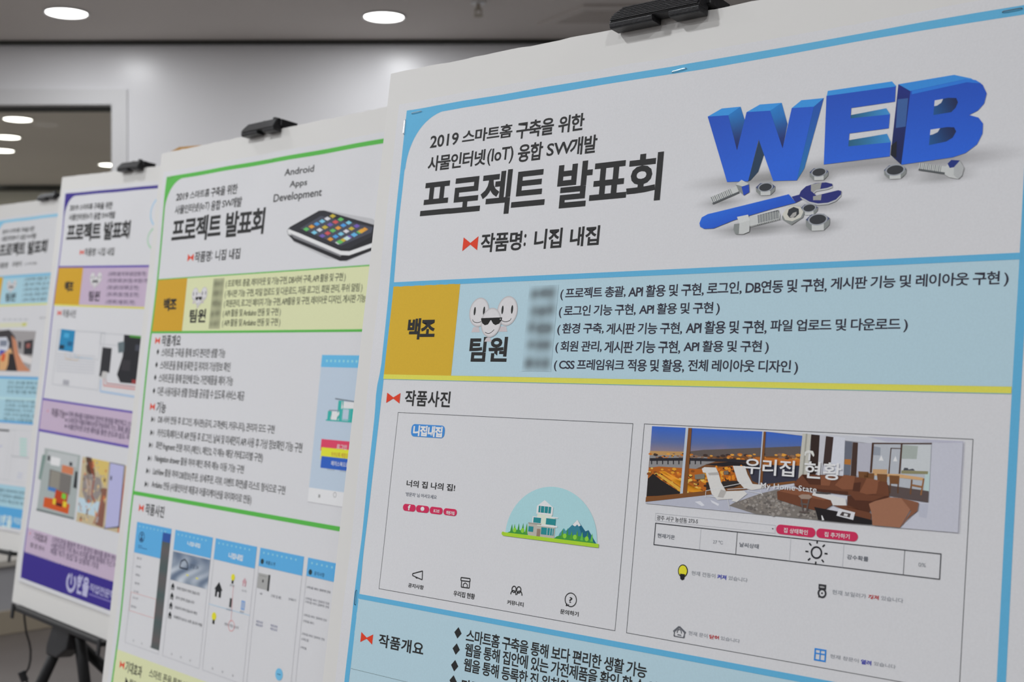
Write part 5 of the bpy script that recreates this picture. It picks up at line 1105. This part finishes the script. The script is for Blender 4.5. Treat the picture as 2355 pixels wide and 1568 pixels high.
kp([(452, 352), (692, 402), (662, 768), (415, 700)], ink(186, 172, 140)); kp([(500, 360), (595, 380), (575, 520), (540, 440)], ink(204, 180, 104), .4); kp([(470, 352), (500, 358), (520, 450), (500, 470), (476, 430)], ink(86, 62, 50), .8)
kp([(455, 450), (500, 445), (550, 470), (560, 540), (520, 600), (470, 600), (448, 540)], ink(140, 132, 128), .8); kp([(470, 470), (500, 480), (498, 560), (478, 560)], ink(176, 156, 140), 1); p.path([K_(490, 380), K_(515, 470), K_(500, 560), K_(520, 600)], .004, ink(150, 70, 48), 1.2); p.path([K_(470, 400), K_(490, 520), K_(478, 600)], .003, ink(110, 90, 80), 1.2)
kp([(430, 570), (560, 600), (545, 680), (422, 650)], ink(180, 200, 210), .6); kp([(560, 520), (585, 525), (560, 735), (520, 720)], ink(130, 88, 74), .8); p.path([K_(560, 560), K_(540, 650), K_(508, 715)], .004, ink(160, 100, 84), 1)
kp([(600, 382), (682, 398), (650, 735), (566, 742), (578, 700)], ink(48, 48, 58), 1.2); kp([(602, 386), (678, 402), (645, 728), (572, 738)], ink(172, 172, 208), 1.5); kp([(604, 455), (612, 457), (610, 480), (602, 478)], ink(70, 70, 90), 1.9)
kp([(690, 402), (698, 560), (662, 768), (640, 760), (665, 560)], ink(190, 96, 50), 1); p.speck([K_(*q) for q in ((455, 360), (590, 385), (560, 735), (420, 698))], 60, [ink(120, 90, 70), ink(206, 180, 130), ink(160, 150, 150), ink(190, 110, 70)], .0040, 1.1, 1)
p.done(sheet, loc)
p = Print('effect_band', S3, 1); p.rectuv(.004, .7050, .556, .7560, LIL)
a = S3.uv(K_(163, 768)); bow(p, S3, a[0]-.008, a[1]-.006, a[0]+.008, a[1]+.006); b = S3.uv(K_(188, 780)); p.textuv('기대효과', b[0], b[1]-.0085, b[0]+.060, b[1]+.0085, ink(80, 70, 84), .016, 1, 2); b = S3.uv(K_(170, 826)); p.textuv('웹 앱 센서', b[0], b[1]-.005, b[0]+.062, b[1]+.005, ink(96, 86, 100), .010, 1, 2)
for i, s_ in enumerate(('스마트폰을 활용한 주거 환경의 제어를 통한 편리함을 추구하고 가정의 안전을', '사물인터넷 기반 센서 장치를 통해 화재와 가스 누출 및 방범에 대비할 수 있으며', '제품 단가 절감 및 상용화 기대')):
    b = S3.uv(K_(285-4*i, 795+i*32)); p.textuv(s_, b[0], b[1]-.0062, b[0]+(.43, .43, .20)[i], b[1]+.0062, VT, .010, .9, 2)
p.done(sheet, loc)
REUSE[0] = False
p = Print('school_logo_band', S3, 1); p.rectuv(0, .7545, .56, .8095, DVI)
a = S3.uv(K_(390, 1030)); wl = ink(178, 176, 206)
for i in range(16):
    t0 = -50+i*18; p.lineuv((a[0]+.0165*math.cos(R_(t0)), a[1]+.0165*math.sin(R_(t0))), (a[0]+.0165*math.cos(R_(t0+18)), a[1]+.0165*math.sin(R_(t0+18))), .0075, wl, 2)
p.polyuv([(a[0]-.004, a[1]-.017), (a[0]+.001, a[1]-.017), (a[0]+.003, a[1]+.004), (a[0]-.002, a[1]+.004)], wl, 2)
b = S3.uv(K_(415, 1035)); c_ = S3.uv(K_(478, 1060))[0]; p.textuv('한울', b[0]+.004, b[1]-.0185, c_+.004, b[1]+.0185, wl, .045, .92, 2); p.textuv('직업전문학교', c_+.008, b[1]-.010, c_+.125, b[1]+.006, wl, .015, .9, 2); p.rectuv(c_+.008, b[1]+.0095, c_+.122, b[1]+.0125, ink(120, 112, 170), 2)
p.done(sheet, loc)

# ================================================================== poster 4 (pale blue, farthest)
S4 = Sheet((-1.44249, 3.64235, 0.34684), R_(49.874), R_(8.33), R_(0.0388), mkwarp(4.0))
Q = view(0, 580, 2.1786)
LBL = ink(128, 186, 212); PL4 = ink(160, 196, 208); MB = ink(84, 158, 206)
root, sheet, loc = make_board(S4, 'farthest poster board with a light blue border cut by the left picture edge', (-0.0305, -0.0455, 0.606, 0.8865), (-0.012, -0.0085, 0.578, 0.838))
ROOT4 = root
p = Print('border_print', S4, 1); p.rectuv(0, 0, .56, .0075, LBL); p.rectuv(0, 0, .0048, .83, LBL); p.rectuv(.555, 0, .56, .83, LBL); corner(p, .05, .055, .0065, .0045, LBL); p.done(sheet, loc)
p = Print('team_band', S4, 1); p.rectuv(.0045, .1585, .556, .1660, ink(120, 178, 206), .5); p.rectuv(.0045, .162, .556, .2395, PL4); p.rectuv(.0045, .2395, .556, .2440, ink(206, 206, 120), .5)
p.rectuv(.0045, .162, .0775, .2395, ink(200, 158, 46), .6); p.done(sheet, loc)
p = Print('title_text', S4, 2); b = S4.uv(J(289, 540)); title(p, S4, b[0]-.2855, .0, 1.0, 1.0, .004); p.done(sheet, loc)
p = Print('work_name_text', S4, 2); a = S4.uv(J(10, 655)); p.textuv('작품명', a[0]-.02, a[1]-.008, a[0]+.035, a[1]+.008, BK, .018); nl('work_name_text'); p.text('우렁이', J(75, 648), J(132, 645), J(132, 628), J(76, 664), BK, .018); p.text('(스마트홈)', J(152, 648), J(225, 640), J(225, 632), J(155, 656), ink(90, 90, 94), .01); p.done(sheet, loc)
p = Print('team_faces', S4, 2); faces(p, S4, S4.uv(J(72, 778)), .052); p.done(sheet, loc)
p = Print('team_members_text', S4, 2); p.text('팀원', J(38, 845), J(98, 845), J(97, 818), J(40, 872), ink(60, 70, 76), .034)
REUSE[0] = True
T4 = ink(96, 116, 128)
for i in range(5):
    a = S4.uv(J2(212-5*i, 1282+i*44)); nl(); p.textuv(('( 프로젝트 총괄, 앱 기능 구현 )', '( 웹 서버 구축, 로그인 구현 )', '( 데이터 연동, 화면 디자인 )', '( 게시판, 회원 관리 구현 )', '( 센서 연동 및 활용 구현 )', '( 자료 조사, 문서 정리 )')[i], a[0], a[1]-.0056, a[0]+.185-.005*i, a[1]+.0056, T4, .018, .9)
p.done(sheet, loc)
p = Print('watch_picture', S4, 2)
def jq(pts, col, lay=0): p.poly([J(*q) for q in pts], col, lay)
for i in range(5): a = S4.uv(J(20+32*i, 980)); p.rectuv(a[0], a[1]-.002, a[0]+.02, a[1]+.002, ink(176, 178, 180))
a = S4.uv(J(240, 970)); p.textuv('더보기', a[0], a[1]-.003, a[0]+.05, a[1]+.003, ink(150, 150, 154), .01); jq([(0, 1000), (170, 998), (168, 1022), (0, 1030)], ink(204, 204, 178), .4); jq([(140, 1000), (165, 998), (160, 1018), (138, 1020)], ink(190, 190, 110), .6)
jq([(-60, 1040), (222, 1050), (185, 1292), (-60, 1285)], ink(152, 148, 148), .3); jq([(-60, 1060), (60, 1040), (95, 1080), (110, 1160), (100, 1290), (-60, 1285)], ink(60, 56, 58), .6); jq([(-60, 1090), (45, 1085), (60, 1120), (50, 1190), (-60, 1195)], ink(196, 198, 206), .9); jq([(5, 1105), (50, 1105), (46, 1140), (3, 1140)], ink(120, 126, 140), 1.1); jq([(5, 1160), (48, 1170), (40, 1210), (0, 1200)], ink(70, 80, 160), 1.2)
jq([(0, 1200), (70, 1150), (80, 1180), (40, 1285), (0, 1285)], ink(206, 160, 112), 1.3); jq([(20, 1180), (40, 1190), (30, 1230), (10, 1230)], ink(204, 88, 50), 1.5); jq([(75, 1075), (105, 1110), (115, 1180), (150, 1250), (190, 1292), (95, 1290), (90, 1200)], ink(188, 128, 96), 1.2); jq([(60, 1180), (90, 1190), (110, 1290), (50, 1288)], ink(44, 38, 40), 1.4)
jq([(150, 1110), (205, 1100), (202, 1190), (148, 1190)], ink(48, 48, 52), 1); jq([(165, 1125), (188, 1122), (186, 1150), (163, 1150)], ink(150, 90, 84), 1.3); jq([(115, 1110), (135, 1115), (130, 1160), (118, 1150)], ink(60, 60, 64), 1); jq([(110, 1180), (200, 1210), (190, 1250), (120, 1225)], ink(206, 202, 200), 1.1)
p.done(sheet, loc)
p = Print('function_band', S4, 1)
v_ = [S4.uv(q)[1] for q in ((80, 867), (80, 916), (80, 925), (80, 977))]
p.rectuv(.0045, v_[0], .52, v_[3], PL4); p.rectuv(.0045, v_[0], .52, v_[0]+.006, MB, .5); p.rectuv(.0045, v_[3]-.006, .52, v_[3], MB, .5); p.rectuv(.0045, v_[1], .52, v_[1]+.007, ink(176, 208, 220), .5)
for i in range(9):
    if i == 3: continue
    p.textuv(('온도 센서를 통해 실내 온도를 측정', '날씨 정보와 위치를 알려주는 기능', '조명 밝기를 단계별로 조절 가능함', '-', '음성 인식으로 기기를 제어하는 기능', '스마트 시계와 연동하여 알림 표시', '외부에서도 기기의 상태 확인 가능', '가족 간의 일정을 공유하고 메모', '에너지 사용량을 표로 확인 가능')[i], .18, v_[0]+.012+i*.0122, (.44, .43, .47)[i % 3], v_[0]+.021+i*.0122, ink(90, 120, 132), .010, .9, 2)
p.done(sheet, loc)
p = Print('chart_pictures', S4, 2)
def kq(a_, b_, c, lay=0): p.rect(K_(*a_), K_(*b_), c, lay)
kq((-40, 200), (52, 217), ink(66, 68, 70), .5); a = S4.uv(K_(-40, 200)); b = S4.uv(K_(50, 480)); p.frame(a[0], a[1], b[0], b[1], .0012, ink(186, 188, 190)); a = S4.uv(K_(62, 205)); b = S4.uv(K_(182, 500)); p.frame(a[0], a[1], b[0], b[1], .0010, ink(192, 194, 196))
kq((75, 208), (168, 216), ink(176, 180, 176), .5)
for i in range(6): kq((110, 252+i*17), (146, 264+i*17), ink(160, 202, 192), .5)
kq((62, 352), (160, 356), ink(176, 178, 180), .5)
for i in range(3): kq((100-i*3, 440+i*12), (125-i*3, 446+i*12), ink(170, 176, 200), .5)
kq((0, 290), (14, 300), ink(176, 180, 200), .5)
p.done(sheet, loc)
p = Print('effect_band', S4, 1)
w_ = [S4.uv(q)[1] for q in ((60, 1121), (56, 1172), (49, 1217))]
p.rectuv(.0045, w_[0], .556, w_[1]+.01, PL4); p.rectuv(.0, w_[1], .56, w_[2], MB, .5); p.rectuv(.0045, w_[0], .556, w_[0]+.004, ink(150, 190, 206), .6)
for i in range(3): p.textuv(('생활의 편리함과 안전함을 동시에 제공', '주거 환경의 변화에 빠르게 대응 가능', '에너지 절약과 비용 절감 기대')[i], .20, w_[0]+.010+i*.0135, .44, w_[0]+.020+i*.0135, ink(84, 110, 122), .012, .9, 2)
b = S4.uv(K_(-5, 690)); wl4 = ink(196, 216, 228)
for i in range(16):
    t0 = -50+i*18; p.lineuv((b[0]+.012*math.cos(R_(t0)), b[1]+.014*math.sin(R_(t0))), (b[0]+.012*math.cos(R_(t0+18)), b[1]+.014*math.sin(R_(t0+18))), .0065, wl4, 2)
p.textuv('한울', b[0]+.018, b[1]-.014, b[0]+.068, b[1]+.018, wl4, .045, .92, 2); p.textuv('직업전문학교', b[0]+.074, b[1]-.012, b[0]+.17, b[1]+.004, wl4, .015, .9, 2)
p.done(sheet, loc)
# ================================================================== easels
def L3(S, u, v, n): return Vector(S.P(u, v, n))
def easel(S, label, cu, vtop, vbot, lu0, lu1, hub_u, feet):
    """display tripod easel: clip on top of the board, mast behind it, ledge below, hub and three legs"""
    loc = Vector(S.P(hub_u, vbot, -.01)); loc.z = 0
    root = empty('display_easel', loc, label, 'easel', 'black tripod easels holding the boards')
    lt = tuple(loc); Nv, Uv, Vv = Vector(S.N), Vector(S.U), Vector(S.V)
    def mk(name, bm, m='black', parent=root, smooth=False):
        o = link_mesh(name, bm, M[m], None, lt, smooth); o.parent = parent; o.location = (0, 0, 0); return o
    # clip: ribbed front jaw with a notched lip
    w = .0415; vb = vtop+.0125
    KV = .66; DV = -.0030
    def prof(bm, u0, u1, pts, taper=None):
        pts = [(v*KV+DV, n) for v, n in pts]; taper = taper and [(v*KV+DV, n) for v, n in taper]
        a = [L3(S, u0, vtop+v, n) for v, n in pts]; b = [L3(S, u1, vtop+v, n) for v, n in (taper or pts)]
        va = [bm.verts.new(p) for p in a]; vb_ = [bm.verts.new(p) for p in b]; k = len(pts)
        bm.faces.new(va); bm.faces.new(vb_[::-1])
        for i in range(k): bm.faces.new((va[i], vb_[i], vb_[(i+1) % k], va[(i+1) % k]))
    bm = bmesh.new()
    full = [(-.0165, .004), (-.0150, .0075), (.0040, .0135), (.0062, .0125), (.0062, .0008), (-.012, .0008)]
    low = [(-.0095, .004), (-.0085, .0085), (.0040, .0135), (.0062, .0125), (.0062, .0008), (-.006, .0008)]
    prof(bm, cu-w, cu-w*.80, low, full); prof(bm, cu-w*.80, cu+w*.85, full); prof(bm, cu+w*.85, cu+w, full, full)
    bmesh.ops.remove_doubles(bm, verts=bm.verts, dist=1e-6); bevel(bm, .0005, 1); jaw = mk('front_jaw', bm)
    for s0, s1 in ((-w, -w*.02), (w*.34, w)):
        bm = bmesh.new(); prof(bm, cu+s0, cu+s1, [(.0058, .0128), (.0064, .0138), (.0118, .0126), (.0128, .0112), (.0128, .0006), (.0058, .0006)]); bevel(bm, .0006, 2); mk('lip', bm, parent=jaw)
    for i in range(7):
        t = (i+.5)/7; v = (-.0150+.0185*t)*KV+DV; n = .0076+.0058*t; s0 = -w*(.78+.20*min(1, t*1.6))
        bm = bmesh.new(); a, b = cu+s0, cu+w*.97
        prism(bm, [L3(S, a, vtop+v, n), L3(S, b, vtop+v, n), L3(S, b, vtop+v+.0011, n+.0004), L3(S, a, vtop+v+.0011, n+.0004)], tuple(Nv*.0010)); mk('rib', bm, parent=jaw)
    bm = bmesh.new(); prof(bm, cu-w*.5, cu+w*.95, [(-.0155, .006), (-.0165, -.004), (-.012, -.020), (-.002, -.026), (-.002, -.022), (-.010, -.016), (-.0135, .0)]); bevel(bm, .0006, 1); mk('bridge', bm)
    bm = bmesh.new(); prof(bm, cu-w*.7, cu+w, [(-.008, -.0078), (.016, -.0078), (.016, -.013), (-.010, -.016)]); mk('rear_jaw', bm)
    bm = bmesh.new(); prism(bm, [L3(S, cu+w*.9, vtop-.0125, .004), L3(S, cu+w*.9, vtop-.003, .004), L3(S, cu+w*.9, vtop-.001, -.020), L3(S, cu+w*.9, vtop-.012, -.024)], tuple(Uv*.0075)); bevel(bm, .0008, 1)
    mk('side_cheek', bm)
    bm = bmesh.new(); pv = [L3(S, cu-w*.05, vtop-.017, -.002), L3(S, cu+w*.55, vtop-.019, -.002)]
    tube(bm, [L3(S, cu+w*.50, vtop-.0140, -.002), L3(S, cu+w*.50, vtop-.0180, -.002)], .0042, 12); tube(bm, [L3(S, cu-w*.12, vtop-.0140, -.002), L3(S, cu-w*.12, vtop-.0162, -.002)], .0032, 12); mk('spring_pin', bm, smooth=True)
    # mast behind the board, ledge, hub
    bm = bmesh.new(); tube(bm, [L3(S, cu, vtop-.008, -.022), L3(S, cu, vbot*.5, -.022), L3(S, hub_u, vbot+.03, -.022)], .009, 14); mk('mast', bm, 'black_metal')
    bm = bmesh.new()
    a = L3(S, lu0, vbot+.0008, .014); prism(bm, [a, a+Vv*.009, a+Vv*.009-Nv*.030, a-Nv*.030], tuple(Uv*(lu1-lu0))); bevel(bm, .001, 1); led = mk('ledge', bm, 'black_metal')
    for u_ in (lu0, lu1-.010):
        bm = bmesh.new(); a = L3(S, u_, vbot-.004, .0165); prism(bm, [a, a+Vv*.030, a+Vv*.030-Nv*.004, a-Nv*.004], tuple(Uv*.010)); bevel(bm, .0006, 1); mk('ledge_tip', bm, 'black', led)
    hb = L3(S, hub_u, vbot+.010, -.012)
    bm = bmesh.new(); prism(bm, [hb+Uv*.052+Nv*.010, hb-Uv*.022+Nv*.010, hb-Uv*.036+Vv*.045+Nv*.012, hb-Uv*.034+Vv*.064+Nv*.012, hb+Uv*.012+Vv*.062+Nv*.012, hb+Uv*.046+Vv*.038+Nv*.010], tuple(-Nv*.034)); bevel(bm, .004, 2); mk('hub', bm, 'black')
    bm = bmesh.new(); q = hb+Vv*.030-Nv*.02; tube(bm, [q, q-Nv*.018], .010, 14); mk('clamp_knob', bm, 'black', smooth=True)
    return root, mk, hb, (Uv, Vv, Nv)
def legs(mk, hb, ax, feet):
    Uv, Vv, Nv = ax
    for i, (off, ft) in enumerate(feet):
        top = hb+off; foot = Vector(ft); foot.z = .016; mid = top.lerp(foot, .55)
        bm = bmesh.new(); tube(bm, [top, mid], .0115, 14); tube(bm, [mid, foot], .0092, 14); lg = mk('leg', bm, 'black_metal', smooth=True)
        bm = bmesh.new(); d = (foot-top).normalized(); tube(bm, [mid-d*.02, mid+d*.018], .0150, 14); mk('leg_clamp', bm, 'black', lg)
        bm = bmesh.new(); tube(bm, [foot-d*.012, Vector((foot.x+d.x*.01, foot.y+d.y*.01, .0005))], .0125, 12); mk('rubber_foot', bm, 'rubber', lg)
U3 = Vector(S3.Uh); B3_ = Vector(S3.back)
_, vbot3 = 0, .8655+.0005
u_l = S3.uv((44, 1389))[0]; u_r = S3.uv((248, 1474))[0]; u_h = S3.uv((132, 1425))[0]
r3, mk3, hb3, ax3 = easel(S3, 'black tripod easel holding the violet poster board, its legs visible below', S3.uv((306, 384))[0]+.002, -.0375, vbot3, u_l, u_r, u_h, None)
fa = at_z((-125, 2062), 0); fb = at_z((258, 2120), 0)
h0 = Vector((hb3.x, hb3.y, 0)); oa = Vector(fa)-h0; ob = Vector(fb)-h0
ra = (oa.dot(U3), oa.dot(B3_)); rb = (ob.dot(U3), ob.dot(B3_))
FEET = [(-.012, .05, ra, .0), (.050, .01, rb, -.012), (.0, .03, (.10, .60), -.03)]
def feet_for(S, hb, ax):
    Uh = Vector(S.Uh); Bk = Vector(S.back); o = []
    for du_, dv_, (x, y), dn in (FEET if S is not S4 else [(-.012, .05, (-.28, -.15), 0), (.02, .01, (-.02, -.1), -.012), (-.02, .03, (-.45, .22), -.03)]): o.append((ax[0]*du_+ax[1]*dv_+ax[2]*dn, Vector((hb.x, hb.y, 0))+Uh*x+Bk*y))
    return o
legs(mk3, hb3, ax3, feet_for(S3, hb3, ax3))
# strap hanging from the end of the ledge
pts = [at_y(q, S3.P(u_l, vbot3, .01)[1]+.0) for q in (O9(232, 830), O9(242, 940), O9(258, 1060), O9(290, 1160), O9(303, 1240), O9(300, 1340), O9(282, 1420), O9(240, 1490), O9(262, 1560), O9(300, 1640))]
bm = bmesh.new(); tube(bm, [Vector(q)+Vector((.003, 0, 0)) for q in pts], .0022, 8); mk3('strap', bm, 'black_metal', smooth=True)
bm = bmesh.new(); q = Vector(pts[7]); tube(bm, [q+Vector((-.004, 0, .006)), q+Vector((.004, 0, -.014))], .008, 10); mk3('strap_hook', bm, 'black')
for S, lab, cp, vt_, vb_ in ((S1, 'black easel with a large ribbed clip, holding the nearest blue-bordered board', .2735, -.0395, .905), (S2, 'black easel whose clip grips the green-bordered board', .262, -.0415, .905), (S4, 'farthest black easel, its clip and ledge on the light blue board', S4.uv((112, 457))[0]+.004, -.0455, .8865)):
    hu = .25
    l0, l1 = (.03, .53) if S is not S4 else (S4.uv((38, 1268))[0]-.52, S4.uv((38, 1268))[0])
    if S is S4: hu = (l0+l1)/2
    r_, mk_, hb_, ax_ = easel(S, lab, cp, vt_, vb_+.0005, l0, l1, hu, None); legs(mk_, hb_, ax_, feet_for(S, hb_, ax_))
# orange card stuck up behind the top corner of the green board
q0 = at_y((385, 352), S2.P(0, 0)[1]+.12); q1 = at_y((468, 333), S2.P(0, 0)[1]+.08)
card = empty('card_sheet', Vector(q0)-Vector((0, 0, .1)), 'orange brown card edge peeking over the corner of the green-bordered board', 'card')
bm = bmesh.new(); a, b = Vector(q0), Vector(q1); c = at_y((412, 338), S2.P(0, 0)[1]+.11)
prism(bm, [a, Vector(c), b, b-Vector((0, 0, .10)), a-Vector((0, 0, .09))], (.001, .004, 0)); link_mesh('sheet', bm, M['card'], card, tuple(Vector(q0)-Vector((0, 0, .1)))).location = (0, 0, 0)
